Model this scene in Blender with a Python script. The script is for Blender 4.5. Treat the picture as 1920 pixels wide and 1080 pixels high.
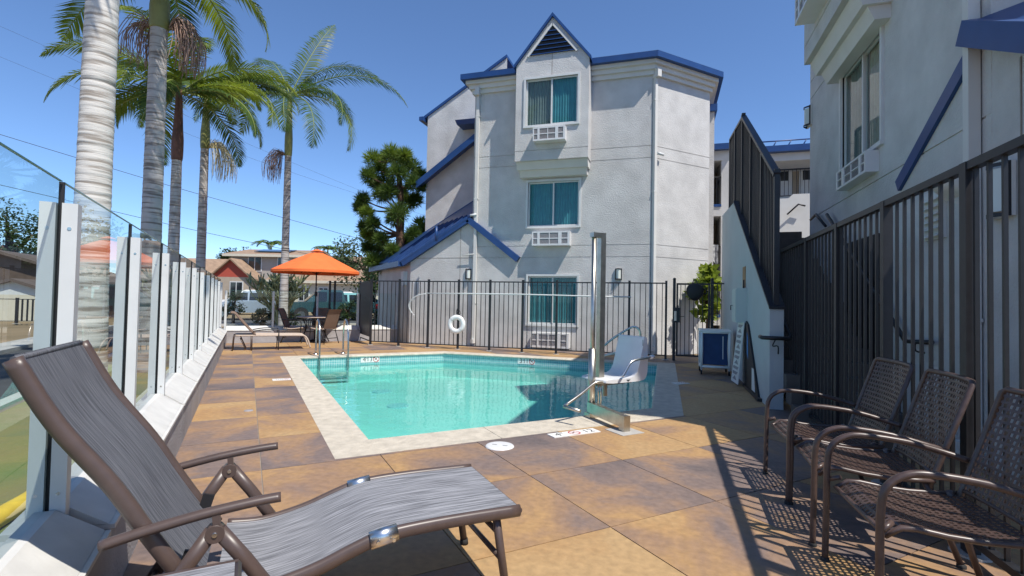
import bpy, bmesh, math, random
from math import sin, cos, tan, pi, radians, sqrt, atan2, hypot
from mathutils import Vector as V, Matrix
random.seed(7)
SC = bpy.context.scene
for o in list(bpy.data.objects): bpy.data.objects.remove(o)
COL = SC.collection
S = 1/sqrt(2)
# ---------------------------------------------------------------- camera
# world axes: x = along the motel front, y = depth towards it; the pool grid (X,Y) is turned 45 degrees
FPX, YAW, PITCH, ROLL, H = 935.5, radians(27.905-45), radians(1.493), radians(1.111), 1.30
_f = V((sin(YAW)*cos(PITCH), cos(YAW)*cos(PITCH), sin(PITCH)))
_r0 = V((cos(YAW), -sin(YAW), 0)); _u0 = _r0.cross(_f)
_r = _r0*cos(ROLL)+_u0*sin(ROLL); _u = -_r0*sin(ROLL)+_u0*cos(ROLL)
CAMP = V((0, 0, H))
cam = bpy.data.cameras.new('camera'); co = bpy.data.objects.new('camera', cam); COL.objects.link(co)
cam.sensor_fit = 'HORIZONTAL'; cam.sensor_width = 36; cam.lens = FPX/1920*36; cam.clip_start = .05; cam.clip_end = 3000
co.matrix_world = Matrix(((_r.x, _u.x, -_f.x, 0), (_r.y, _u.y, -_f.y, 0), (_r.z, _u.z, -_f.z, H), (0, 0, 0, 1)))
SC.camera = co
# ---------------------------------------------------------------- light
SUN_AZ, SUN_EL = radians(119), radians(58.5)          # clockwise from +y
sd = V((sin(SUN_AZ)*cos(SUN_EL), cos(SUN_AZ)*cos(SUN_EL), sin(SUN_EL)))
wd = bpy.data.worlds.new('World'); SC.world = wd; wd.use_nodes = True
nt = wd.node_tree; bg = nt.nodes['Background']; sk = nt.nodes.new('ShaderNodeTexSky'); sk.sky_type = 'NISHITA'
sk.sun_disc = False; sk.sun_elevation = SUN_EL; sk.sun_rotation = SUN_AZ; sk.air_density = .8; sk.dust_density = 0; sk.ozone_density = 8; sk.altitude = 50
hs = nt.nodes.new('ShaderNodeHueSaturation'); hs.inputs['Saturation'].default_value = 1.0; nt.links.new(sk.outputs[0], hs.inputs['Color']); nt.links.new(hs.outputs[0], bg.inputs[0]); bg.inputs[1].default_value = .14
sl = bpy.data.lights.new('sun', 'SUN'); sl.energy = 4.2; sl.angle = radians(.53); sl.color = (1, .95, .87)
so = bpy.data.objects.new('sun', sl); COL.objects.link(so); so.rotation_euler = sd.to_track_quat('Z', 'Y').to_euler()
SC.view_settings.view_transform = 'Standard'; SC.view_settings.look = 'None'; SC.view_settings.gamma = 1; SC.view_settings.exposure = 0.45
SC.view_settings.use_curve_mapping = False
# ---------------------------------------------------------------- pixel helpers (a pixel gives a direction, the surface the distance)
def ray(x, y): return (x-960)/FPX*_r-(y-540)/FPX*_u+_f
def gnd(x, y, z=0.):
    d = ray(x, y); return CAMP+d*((z-H)/d.z)
def onA(x, y, a):                       # hit the plane y = a
    d = ray(x, y); return CAMP+d*(a/d.y)
def onB(x, y, b):                       # hit the plane x = b
    d = ray(x, y); return CAMP+d*(b/d.x)
def at(x, y, depth):                    # at a known distance along the view axis
    return CAMP+ray(x, y)*depth
def W(X, Y, z=0.): return V(((X-Y)*S, (X+Y)*S, z))      # pool grid -> world
def XY(p): return ((p.x+p.y)*S, (p.y-p.x)*S)
R45 = pi/4
# ---------------------------------------------------------------- materials
MAT = {}
def mat(name, col, rough=.6, metal=0., var=0., vscale=4., bump=0., bscale=60., col2=None, spec=.5, objrand=0., detail=4., coords='pos'):
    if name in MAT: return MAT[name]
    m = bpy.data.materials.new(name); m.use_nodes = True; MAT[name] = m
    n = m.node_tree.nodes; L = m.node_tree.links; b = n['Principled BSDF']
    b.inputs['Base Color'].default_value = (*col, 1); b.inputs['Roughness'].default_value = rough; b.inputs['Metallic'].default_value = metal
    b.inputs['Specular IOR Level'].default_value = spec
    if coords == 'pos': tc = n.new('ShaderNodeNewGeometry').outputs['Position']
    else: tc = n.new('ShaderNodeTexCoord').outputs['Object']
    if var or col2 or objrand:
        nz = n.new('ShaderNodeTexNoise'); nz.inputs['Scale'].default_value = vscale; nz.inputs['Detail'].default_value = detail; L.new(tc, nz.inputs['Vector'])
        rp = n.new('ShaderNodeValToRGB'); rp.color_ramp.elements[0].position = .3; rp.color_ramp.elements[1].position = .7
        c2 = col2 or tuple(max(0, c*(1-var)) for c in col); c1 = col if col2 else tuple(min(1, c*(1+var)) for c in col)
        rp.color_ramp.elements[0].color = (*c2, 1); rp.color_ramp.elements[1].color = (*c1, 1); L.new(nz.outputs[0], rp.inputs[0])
        out = rp.outputs[0]
        if objrand:
            oi = n.new('ShaderNodeObjectInfo'); mr = n.new('ShaderNodeMapRange'); mr.inputs[3].default_value = 1-objrand; mr.inputs[4].default_value = 1+objrand
            L.new(oi.outputs['Random'], mr.inputs[0]); mx = n.new('ShaderNodeVectorMath'); mx.operation = 'SCALE'; L.new(out, mx.inputs[0]); L.new(mr.outputs[0], mx.inputs['Scale']); out = mx.outputs[0]
        L.new(out, b.inputs['Base Color'])
    if bump:
        nb = n.new('ShaderNodeTexNoise'); nb.inputs['Scale'].default_value = bscale; nb.inputs['Detail'].default_value = 5; L.new(tc, nb.inputs['Vector'])
        bp = n.new('ShaderNodeBump'); bp.inputs['Strength'].default_value = bump; bp.inputs['Distance'].default_value = .01; L.new(nb.outputs[0], bp.inputs['Height']); L.new(bp.outputs[0], b.inputs['Normal'])
    return m
mat('stucco', (.54, .53, .515), .9, var=.12, vscale=2.2, bump=1.0, bscale=38, detail=10)
mat('stucco_grey', (.36, .34, .34), .9, var=.14, vscale=3, bump=.9, bscale=60, detail=8)
mat('stucco_stair', (.46, .48, .48), .9, var=.07, vscale=1.2, bump=.6, bscale=55)
mat('trim', (.62, .61, .58), .75, var=.04, vscale=3)
mat('white', (.62, .63, .62), .45, var=.05, vscale=5)
mat('sill_white', (.60, .59, .56), .6, var=.10, vscale=6, bump=.15, bscale=30)
mat('blue', (.014, .055, .185), .38, var=.12, vscale=3)
mat('blue_roof', (.018, .052, .16), .35, var=.15, vscale=2)
mat('iron', (.013, .013, .015), .42, var=.2, vscale=20)
mat('iron2', (.016, .016, .019), .45, var=.2, vscale=20)
mat('bronze', (.075, .048, .040), .36, var=.22, vscale=30, spec=.6)
mat('brown_paint', (.082, .056, .048), .38, var=.08, vscale=25)
mat('steel', (.62, .60, .56), .22, 1.0, var=.12, vscale=14)
mat('steel_brushed', (.50, .47, .41), .34, 1.0, var=.16, vscale=12)
mat('chrome', (.72, .72, .70), .28, 1.0)
mat('plastic_white', (.66, .66, .66), .35, var=.04, vscale=6)
mat('foam_white', (.78, .78, .77), .6, var=.05, vscale=20)
mat('black', (.012, .012, .014), .6)
mat('rubber', (.02, .02, .02), .8)
mat('coping', (.51, .455, .37), .85, var=.15, vscale=9, bump=.9, bscale=28, detail=10, objrand=.05)
mat('grout', (.26, .23, .20), .95, var=.15, vscale=10)
mat('plaster', (.66, .86, .83), .8, var=.05, vscale=2.5)
mat('orange', (.82, .16, .035), .75, var=.06, vscale=5)
mat('sling_brown', (.20, .135, .10), .8, var=.12, vscale=60)
mat('cushion', (.50, .40, .32), .8, var=.08, vscale=20)
mat('table_tan', (.45, .36, .28), .6, var=.15, vscale=20)
mat('bark', (.13, .075, .05), .9, var=.35, vscale=9, bump=1, bscale=14)
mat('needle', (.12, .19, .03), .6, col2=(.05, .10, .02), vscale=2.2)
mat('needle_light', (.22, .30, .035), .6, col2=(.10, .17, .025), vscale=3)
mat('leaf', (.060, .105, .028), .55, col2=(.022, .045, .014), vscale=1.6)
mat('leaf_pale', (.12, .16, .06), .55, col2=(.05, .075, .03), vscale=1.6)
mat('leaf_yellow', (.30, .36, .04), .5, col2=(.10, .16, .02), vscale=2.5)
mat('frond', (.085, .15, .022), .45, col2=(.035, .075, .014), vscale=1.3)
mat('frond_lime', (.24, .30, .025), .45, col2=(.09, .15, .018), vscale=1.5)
mat('rachis', (.20, .24, .05), .5)
mat('shaft_green', (.22, .22, .07), .5, var=.2, vscale=4)
mat('shaft_brown', (.12, .05, .032), .6, var=.3, vscale=5)
mat('flower_dry', (.34, .22, .17), .8, var=.2, vscale=9)
mat('flower_pale', (.55, .47, .27), .8, var=.15, vscale=9)
mat('cactus', (.27, .29, .15), .6, col2=(.14, .165, .07), vscale=3)
mat('lawn', (.085, .16, .03), .95, col2=(.17, .15, .055), vscale=.9, bump=1, bscale=40, detail=8)
mat('dry_ground', (.30, .21, .115), .95, col2=(.17, .12, .06), vscale=.5, bump=.6, bscale=15, detail=8)
mat('asphalt', (.062, .062, .065), .9, var=.22, vscale=.8, bump=.5, bscale=60)
mat('concrete', (.42, .40, .37), .9, var=.14, vscale=1.5, bump=.3, bscale=40)
mat('yellow_paint', (.62, .44, .03), .7, var=.15, vscale=8)
mat('roof_tan', (.30, .20, .13), .9, var=.2, vscale=3, bump=.6, bscale=20)
mat('roof_dark', (.12, .09, .075), .9, var=.2, vscale=3, bump=.6, bscale=20)
mat('wall_beige', (.40, .33, .25), .9, var=.05)
mat('wall_greyh', (.36, .335, .30), .9, var=.05)
mat('wall_cream', (.60, .55, .44), .9, var=.05)
mat('wall_brown', (.11, .075, .055), .9, var=.2, vscale=3)
mat('wall_red', (.42, .075, .045), .8)
mat('dark_glass', (.02, .025, .03), .08, spec=.8)
mat('car_silver', (.50, .56, .63), .25, .55)
mat('car_white', (.78, .78, .78), .3)
mat('car_dark', (.03, .075, .085), .2, spec=.8)
mat('car_teal', (.25, .52, .56), .3)
mat('tyre', (.02, .02, .02), .85)
mat('red_lens', (.45, .02, .02), .25)
mat('cart_blue', (.015, .045, .13), .7, var=.15, vscale=8)
mat('pvc', (.72, .73, .72), .4)
mat('sign_white', (.72, .71, .68), .6)
mat('sign_black', (.012, .012, .014), .5)
mat('sign_blue', (.03, .22, .55), .5)
mat('ink', (.03, .03, .03), .6)
mat('ink_red', (.45, .03, .03), .6)
mat('curtain_teal', (.07, .27, .31), .85, var=.10, vscale=6)
mat('curtain_grey', (.20, .22, .20), .85, var=.1, vscale=8)
mat('lamp_glass', (.62, .66, .62), .3)
mat('step', (.10, .085, .075), .9, var=.2, vscale=4)
mat('grille', (.30, .28, .29), .6, var=.1, vscale=30)
mat('cardboard', (.34, .19, .09), .8)
mat('stripe_cloth', (.7, .7, .7), .8, col2=(.04, .04, .05), vscale=7)
mat('glass_edge', (.10, .26, .24), .2)
mat('drain_blue', (.62, .80, .86), .5)
mat('meter_grey', (.50, .56, .53), .5)
mat('wire', (.03, .03, .035), .7)

def nodes_of(name):
    m = bpy.data.materials.new(name); m.use_nodes = True; MAT[name] = m
    n = m.node_tree.nodes; n.clear(); out = n.new('ShaderNodeOutputMaterial'); return m, n, m.node_tree.links, out
def schlick(n, L, f0):                              # thin-surface Fresnel, the same from both sides
    lw = n.new('ShaderNodeLayerWeight'); lw.inputs[0].default_value = .5; pw = n.new('ShaderNodeMath'); pw.operation = 'POWER'; pw.inputs[1].default_value = 5; L.new(lw.outputs['Facing'], pw.inputs[0])
    ma = n.new('ShaderNodeMath'); ma.operation = 'MULTIPLY_ADD'; ma.inputs[1].default_value = 1-f0; ma.inputs[2].default_value = f0; L.new(pw.outputs[0], ma.inputs[0]); return lw, ma
# clear glass: transparent + fresnel gloss (faint green tint), real for every viewer and ray
def glass_mat(name, tint, rough=.0, ior=1.5):
    m, n, L, out = nodes_of(name)
    t = n.new('ShaderNodeBsdfTransparent'); t.inputs[0].default_value = (*tint, 1); g = n.new('ShaderNodeBsdfGlossy'); g.inputs['Roughness'].default_value = rough
    f = schlick(n, L, .045); mx = n.new('ShaderNodeMixShader')
    L.new(f[1].outputs[0], mx.inputs[0]); L.new(t.outputs[0], mx.inputs[1]); L.new(g.outputs[0], mx.inputs[2]); L.new(mx.outputs[0], out.inputs[0])
glass_mat('glass', (.88, .96, .945)); glass_mat('pane', (.74, .86, .86), .01)
def water_mat():
    m, n, L, out = nodes_of('water')
    t = n.new('ShaderNodeBsdfTransparent'); t.inputs[0].default_value = (.48, .82, .77, 1)
    g = n.new('ShaderNodeBsdfGlossy'); g.inputs['Roughness'].default_value = .02
    f = schlick(n, L, .03); mx = n.new('ShaderNodeMixShader')
    geo = n.new('ShaderNodeNewGeometry'); n1 = n.new('ShaderNodeTexNoise'); n1.inputs['Scale'].default_value = 5.5; n1.inputs['Detail'].default_value = 3; n1.inputs['Roughness'].default_value = .45
    n2 = n.new('ShaderNodeTexNoise'); n2.inputs['Scale'].default_value = 1.3; n2.inputs['Detail'].default_value = 2
    L.new(geo.outputs['Position'], n1.inputs['Vector']); L.new(geo.outputs['Position'], n2.inputs['Vector'])
    ad = n.new('ShaderNodeMath'); ad.operation = 'MULTIPLY_ADD'; ad.inputs[1].default_value = 2.0; L.new(n2.outputs[0], ad.inputs[0]); L.new(n1.outputs[0], ad.inputs[2])
    bp = n.new('ShaderNodeBump'); bp.inputs['Strength'].default_value = .07; bp.inputs['Distance'].default_value = .07; L.new(ad.outputs[0], bp.inputs['Height'])
    L.new(bp.outputs[0], g.inputs['Normal']); L.new(bp.outputs[0], f[0].inputs['Normal'])
    L.new(f[1].outputs[0], mx.inputs[0]); L.new(t.outputs[0], mx.inputs[1]); L.new(g.outputs[0], mx.inputs[2]); L.new(mx.outputs[0], out.inputs[0])
water_mat()
def leaf_translucent(name):
    m = MAT[name]; n = m.node_tree.nodes; L = m.node_tree.links; b = n['Principled BSDF']
    tr = n.new('ShaderNodeBsdfTranslucent'); src = b.inputs['Base Color'].links[0].from_socket; L.new(src, tr.inputs[0])
    mx = n.new('ShaderNodeMixShader'); mx.inputs[0].default_value = .4; out = n['Material Output']
    L.new(b.outputs[0], mx.inputs[1]); L.new(tr.outputs[0], mx.inputs[2]); L.new(mx.outputs[0], out.inputs[0])
for k in ('needle', 'needle_light', 'leaf', 'leaf_pale', 'leaf_yellow', 'frond', 'frond_lime'): leaf_translucent(k)
# slate-look paver: ochre, rust and violet-grey clouds, different on every paver
def tile_mat():
    m = mat('tile', (.4, .3, .2), .62); n = m.node_tree.nodes; L = m.node_tree.links; b = n['Principled BSDF']
    tc = n.new('ShaderNodeNewGeometry'); oi = n.new('ShaderNodeObjectInfo')
    ad = n.new('ShaderNodeVectorMath'); ad.operation = 'ADD'; cmb = n.new('ShaderNodeMath'); cmb.operation = 'MULTIPLY'; cmb.inputs[1].default_value = 37.
    L.new(oi.outputs['Random'], cmb.inputs[0]); L.new(tc.outputs['Position'], ad.inputs[0]); L.new(cmb.outputs[0], ad.inputs[1])
    nz = n.new('ShaderNodeTexNoise'); nz.inputs['Scale'].default_value = 1.15; nz.inputs['Detail'].default_value = 9; nz.inputs['Roughness'].default_value = .58; nz.inputs['Distortion'].default_value = .5; L.new(ad.outputs[0], nz.inputs['Vector'])
    mr = n.new('ShaderNodeMapRange'); mr.inputs[3].default_value = -.13; mr.inputs[4].default_value = .20; L.new(oi.outputs['Random'], mr.inputs[0])
    sm = n.new('ShaderNodeMath'); L.new(nz.outputs[0], sm.inputs[0]); L.new(mr.outputs[0], sm.inputs[1])
    rp = n.new('ShaderNodeValToRGB'); e = rp.color_ramp.elements; e[0].position = .28; e[0].color = (.135, .106, .100, 1); e[1].position = .74; e[1].color = (.41, .265, .125, 1)
    for p, c in ((.41, (.20, .145, .122, 1)), (.51, (.29, .18, .108, 1)), (.62, (.385, .230, .100, 1))):
        x = rp.color_ramp.elements.new(p); x.color = c
    L.new(sm.outputs[0], rp.inputs[0])
    n2 = n.new('ShaderNodeTexNoise'); n2.inputs['Scale'].default_value = 22; n2.inputs['Detail'].default_value = 6; L.new(tc.outputs['Position'], n2.inputs['Vector'])
    r2 = n.new('ShaderNodeMapRange'); r2.inputs[1].default_value = .3; r2.inputs[2].default_value = .7; r2.inputs[3].default_value = .86; r2.inputs[4].default_value = 1.14; L.new(n2.outputs[0], r2.inputs[0])
    sc = n.new('ShaderNodeVectorMath'); sc.operation = 'SCALE'; L.new(rp.outputs[0], sc.inputs[0]); L.new(r2.outputs[0], sc.inputs['Scale']); L.new(sc.outputs[0], b.inputs['Base Color'])
    bp = n.new('ShaderNodeBump'); bp.inputs['Strength'].default_value = .35; bp.inputs['Distance'].default_value = .01; L.new(n2.outputs[0], bp.inputs['Height']); L.new(bp.outputs[0], b.inputs['Normal'])
    rr = n.new('ShaderNodeMapRange'); rr.inputs[3].default_value = .45; rr.inputs[4].default_value = .75; L.new(nz.outputs[0], rr.inputs[0]); L.new(rr.outputs[0], b.inputs['Roughness'])
tile_mat()
# woven sling: fine streaks along the length of the lounger
def sling_mat(name, c1, c2, sx, sy):
    m = mat(name, c1, .75); n = m.node_tree.nodes; L = m.node_tree.links; b = n['Principled BSDF']
    tc = n.new('ShaderNodeTexCoord'); mp = n.new('ShaderNodeMapping'); mp.inputs['Scale'].default_value = (sx, sy, sx); L.new(tc.outputs['Object'], mp.inputs[0])
    nz = n.new('ShaderNodeTexNoise'); nz.inputs['Scale'].default_value = 1; nz.inputs['Detail'].default_value = 3; L.new(mp.outputs[0], nz.inputs['Vector'])
    rp = n.new('ShaderNodeValToRGB'); rp.color_ramp.elements[0].position = .36; rp.color_ramp.elements[1].position = .66; rp.color_ramp.elements[0].color = (*c2, 1); rp.color_ramp.elements[1].color = (*c1, 1)
    L.new(nz.outputs[0], rp.inputs[0]); L.new(rp.outputs[0], b.inputs['Base Color'])
    wv = n.new('ShaderNodeTexChecker'); wv.inputs['Scale'].default_value = 330; L.new(tc.outputs['Object'], wv.inputs[0])
    bp = n.new('ShaderNodeBump'); bp.inputs['Strength'].default_value = .4; bp.inputs['Distance'].default_value = .002; L.new(wv.outputs[1], bp.inputs['Height']); L.new(bp.outputs[0], b.inputs['Normal'])
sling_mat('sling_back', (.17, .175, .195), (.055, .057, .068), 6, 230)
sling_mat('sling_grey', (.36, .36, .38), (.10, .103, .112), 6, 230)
# waterline mosaic
def mosaic():
    m = mat('mosaic', (.1, .35, .36), .25); n = m.node_tree.nodes; L = m.node_tree.links; b = n['Principled BSDF']
    tc = n.new('ShaderNodeTexCoord'); br = n.new('ShaderNodeTexBrick'); br.offset = 0; br.inputs['Scale'].default_value = 1; br.inputs['Brick Width'].default_value = .05; br.inputs['Row Height'].default_value = .05; br.inputs['Mortar Size'].default_value = .004
    br.inputs['Color1'].default_value = (.12, .36, .38, 1); br.inputs['Color2'].default_value = (.20, .46, .46, 1); br.inputs['Mortar'].default_value = (.5, .6, .58, 1)
    L.new(tc.outputs['UV'], br.inputs['Vector']); L.new(br.outputs[0], b.inputs['Base Color'])
mosaic()
def palm_trunk_mat(name, c1, c2):
    m = mat(name, c1, .85); n = m.node_tree.nodes; L = m.node_tree.links; b = n['Principled BSDF']
    tc = n.new('ShaderNodeTexCoord'); mp = n.new('ShaderNodeMapping'); mp.inputs['Scale'].default_value = (2.2, 2.2, 24); L.new(tc.outputs['Object'], mp.inputs[0])
    nz = n.new('ShaderNodeTexNoise'); nz.inputs['Scale'].default_value = 1; nz.inputs['Detail'].default_value = 5; L.new(mp.outputs[0], nz.inputs['Vector'])
    rp = n.new('ShaderNodeValToRGB'); rp.color_ramp.elements[0].position = .36; rp.color_ramp.elements[1].position = .50; rp.color_ramp.elements[0].color = (*c2, 1); rp.color_ramp.elements[1].color = (*c1, 1)
    L.new(nz.outputs[0], rp.inputs[0]); L.new(rp.outputs[0], b.inputs['Base Color'])
    bp = n.new('ShaderNodeBump'); bp.inputs['Strength'].default_value = .6; bp.inputs['Distance'].default_value = .02; L.new(nz.outputs[0], bp.inputs['Height']); L.new(bp.outputs[0], b.inputs['Normal'])
palm_trunk_mat('trunk_white', (.62, .59, .54), (.30, .26, .22)); palm_trunk_mat('trunk_grey', (.44, .41, .39), (.19, .16, .14))

# ---------------------------------------------------------------- mesh builder
class MB:
    def __init__(s): s.v = []; s.f = []; s.sm = []; s.uv = None
    def face(s, pts, smooth=False):
        i = len(s.v); s.v += [tuple(p) for p in pts]; s.f.append(tuple(range(i, i+len(pts)))); s.sm.append(smooth); return s
    def box(s, x0, x1, y0, y1, z0, z1):
        return s.hexa([(x0, y0, z0), (x1, y0, z0), (x1, y1, z0), (x0, y1, z0), (x0, y0, z1), (x1, y0, z1), (x1, y1, z1), (x0, y1, z1)])
    def hexa(s, p):
        i = len(s.v); s.v += [tuple(q) for q in p]
        for f in ((0, 3, 2, 1), (4, 5, 6, 7), (0, 1, 5, 4), (1, 2, 6, 5), (2, 3, 7, 6), (3, 0, 4, 7)): s.f.append(tuple(i+k for k in f)); s.sm.append(False)
        return s
    def beam(s, p, q, w, h, up=(0, 0, 1)):          # rectangular bar from p to q
        p = V(p); q = V(q); d = (q-p).normalized(); u = V(up)
        if abs(d.dot(u)) > .95: u = V((1, 0, 0))
        sx = d.cross(u).normalized()*(w/2); sy = sx.cross(d).normalized()*(h/2)
        return s.hexa([p-sx-sy, p+sx-sy, q+sx-sy, q-sx-sy, p-sx+sy, p+sx+sy, q+sx+sy, q-sx+sy])
    def prism(s, poly, z0, z1):                      # vertical prism of a plan polygon
        n = len(poly); i = len(s.v); s.v += [(p[0], p[1], z0) for p in poly]+[(p[0], p[1], z1) for p in poly]
        s.f.append(tuple(i+n+k for k in range(n))); s.f.append(tuple(i+k for k in reversed(range(n)))); s.sm += [False, False]
        for k in range(n): s.f.append((i+k, i+(k+1) % n, i+n+(k+1) % n, i+n+k)); s.sm.append(False)
        return s
    def extrude(s, pts, d):                          # any planar polygon pushed along d
        n = len(pts); i = len(s.v); d = V(d); s.v += [tuple(p) for p in pts]+[tuple(V(p)+d) for p in pts]
        s.f.append(tuple(i+k for k in range(n))); s.f.append(tuple(i+n+k for k in reversed(range(n)))); s.sm += [False, False]
        for k in range(n): s.f.append((i+(k+1) % n, i+k, i+n+k, i+n+(k+1) % n)); s.sm.append(False)
        return s
    def tube(s, path, r, n=8, cap=True, squash=None):
        P = [V(p) for p in path]; m = len(P); rs = r if isinstance(r, (list, tuple)) else [r]*m; i0 = len(s.v); nrm = None
        for k in range(m):
            d = (P[min(k+1, m-1)]-P[max(k-1, 0)]).normalized()
            if nrm is None: nrm = d.cross(V((0, 0, 1)) if abs(d.z) < .9 else V((1, 0, 0))).normalized()
            else: nrm = (nrm-d*nrm.dot(d)).normalized()
            bn = d.cross(nrm)
            for j in range(n):
                t = 2*pi*j/n; s.v.append(tuple(P[k]+(nrm*cos(t)+bn*sin(t)*(squash or 1))*rs[k]))
        for k in range(m-1):
            for j in range(n):
                a = i0+k*n+j; b = i0+k*n+(j+1) % n; s.f.append((a, b, b+n, a+n)); s.sm.append(True)
        if cap: s.f.append(tuple(i0+j for j in reversed(range(n)))); s.f.append(tuple(i0+(m-1)*n+j for j in range(n))); s.sm += [False, False]
        return s
    def lathe(s, prof, c=(0, 0, 0), n=24):
        i0 = len(s.v); m = len(prof)
        for r, z in prof:
            for j in range(n): t = 2*pi*j/n; s.v.append((c[0]+r*cos(t), c[1]+r*sin(t), c[2]+z))
        for k in range(m-1):
            for j in range(n): a = i0+k*n+j; b = i0+k*n+(j+1) % n; s.f.append((a, b, b+n, a+n)); s.sm.append(True)
        return s
    def grid(s, fn, nu, nv, smooth=True):
        i0 = len(s.v)
        for a in range(nu+1):
            for b in range(nv+1): s.v.append(tuple(fn(a/nu, b/nv)))
        for a in range(nu):
            for b in range(nv): k = i0+a*(nv+1)+b; s.f.append((k, k+nv+1, k+nv+2, k+1)); s.sm.append(smooth)
        return s
    def mesh(s, name, m, o=(0, 0, 0)):
        me = bpy.data.meshes.new(name); o = V(o); me.from_pydata([tuple(V(p)-o) for p in s.v], [], s.f); me.materials.append(MAT[m] if isinstance(m, str) else m)
        me.polygons.foreach_set('use_smooth', s.sm); me.update(); return me
    def build(s, name, m, parent=None, o=None):
        if o is None: o = parent.get('_o', (0, 0, 0)) if parent else (0, 0, 0)
        return link(name, s.mesh(name, m, o), parent)
def link(name, me, parent=None):
    o = bpy.data.objects.new(name, me); COL.objects.link(o); o.parent = parent
    if parent is not None and '_o' in parent.keys(): o['_o'] = parent['_o']
    return o
def tag(o, label=None, cat=None, group=None, kind=None):
    if label: o['label'] = label
    if cat: o['category'] = cat
    if group: o['group'] = group
    if kind: o['kind'] = kind
    return o
def thing(name, label, cat, loc=(0, 0, 0), rotz=0, group=None, local=False):
    o = bpy.data.objects.new(name, None); COL.objects.link(o); o.location = loc; o.rotation_euler = (0, 0, rotz); o.empty_display_size = .1
    if not local: o['_o'] = tuple(loc)              # parts are written in world coordinates and moved to the empty
    return tag(o, label, cat, group)
def copy_tree(o, parent=None):
    c = o.copy(); COL.objects.link(c); c.parent = parent
    for ch in list(o.children): copy_tree(ch, c)
    return c
def struct(name, mb, m, o=(0, 0, 0)):
    return tag(mb.build(name, m, None, o), kind='structure')
def arc(c, r, a0, a1, n, ux, uy):
    c = V(c); ux = V(ux); uy = V(uy); return [c+ux*(r*cos(a0+(a1-a0)*k/n))+uy*(r*sin(a0+(a1-a0)*k/n)) for k in range(n+1)]
def smooth(path, k=4):                              # Catmull-Rom through the points
    P = [V(p) for p in path]; out = []
    for i in range(len(P)-1):
        p0 = P[max(i-1, 0)]; p1 = P[i]; p2 = P[i+1]; p3 = P[min(i+2, len(P)-1)]
        for j in range(k):
            t = j/k; out.append(.5*((2*p1)+(p2-p0)*t+(2*p0-5*p1+4*p2-p3)*t*t+(3*p1-p0-3*p2+p3)*t*t*t))
    out.append(P[-1]); return out
def text_mesh(s, size, m, extrude=.0005):
    c = bpy.data.curves.new('t', 'FONT'); c.body = s; c.size = size; c.extrude = extrude; c.align_x = 'CENTER'; c.align_y = 'CENTER'
    o = bpy.data.objects.new('t', c); COL.objects.link(o); dg = bpy.context.evaluated_depsgraph_get(); me = bpy.data.meshes.new_from_object(o.evaluated_get(dg))
    bpy.data.objects.remove(o); me.materials.clear(); me.materials.append(MAT[m]); return me
# ================================================================ GROUND AND STREET
WATER_Z = -.20
def sheetXY(name, X0, X1, Y0, Y1, z, m):
    mb = MB(); mb.face([W(X0, Y0, z), W(X1, Y0, z), W(X1, Y1, z), W(X0, Y1, z)]); return struct(name, mb, m)
# pool outline (pool grid): inner edge of the coping
A_FAR, B_R = 11.25, -.12
def ba(b, a): return ((a+b)*S, (a-b)*S)             # world (b,a) -> pool grid
PN, PL = 4.66, 1.00
PF = 11.62
pc = [(PL, PN), (PN+B_R/S, PN), ba(B_R, A_FAR), (A_FAR/S-PF, PF), (PL, PF)]   # near-left, near-right, right, far corner, far-left (ccw)
def offset_poly(poly, ds):
    n = len(poly); out = []
    def ln(i):
        p = V((*poly[i], 0)); q = V((*poly[(i+1) % n], 0)); d = (q-p).normalized(); nn = V((d.y, -d.x, 0)); return p+nn*ds[i], d
    for i in range(n):
        p, d = ln((i-1) % n); q, e = ln(i); den = d.x*e.y-d.y*e.x; t = ((q.x-p.x)*e.y-(q.y-p.y)*e.x)/den; out.append((p.x+d.x*t, p.y+d.y*t))
    return out
po = offset_poly(pc, [.43, .34, .34, .34, .34])
def clip(poly, n, c):                                # keep n.p <= c
    out = []
    for i in range(len(poly)):
        p = poly[i]; q = poly[(i+1) % len(poly)]; dp = n[0]*p[0]+n[1]*p[1]-c; dq = n[0]*q[0]+n[1]*q[1]-c
        if dp <= 0: out.append(p)
        if (dp < 0 < dq) or (dq < 0 < dp): t = dp/(dp-dq); out.append((p[0]+(q[0]-p[0])*t, p[1]+(q[1]-p[1])*t))
    return out
def area(p): return abs(sum(p[i][0]*p[(i+1) % len(p)][1]-p[(i+1) % len(p)][0]*p[i][1] for i in range(len(p))))/2 if len(p) > 2 else 0
def edges_out(poly):                                 # (normal, c): outside is n.p > c
    r = []
    for i in range(len(poly)):
        p = poly[i]; q = poly[(i+1) % len(poly)]; l = hypot(q[0]-p[0], q[1]-p[1]); n = ((q[1]-p[1])/l, -(q[0]-p[0])/l); r.append((n, n[0]*p[0]+n[1]*p[1]))
    return r
def minus(poly, hole):                               # polygon minus convex hole -> convex pieces
    res = []; cur = poly
    for n, c in edges_out(hole):
        o = clip(cur, (-n[0], -n[1]), -c)
        if area(o) > 1e-5: res.append(o)
        cur = clip(cur, n, c)
        if area(cur) < 1e-6: break
    return res
# big earth sheet with a hole for the pool (pieces round it)
def ring_sheet(outer, hole, z, mb=None):
    mb = mb or MB()
    for p in minus(outer, hole): mb.face([W(q[0], q[1], z) for q in p])
    return mb
struct('ground', ring_sheet([(-900, -900), (900, -900), (900, 900), (-900, 900)], po, -.06), 'dry_ground')
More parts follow.
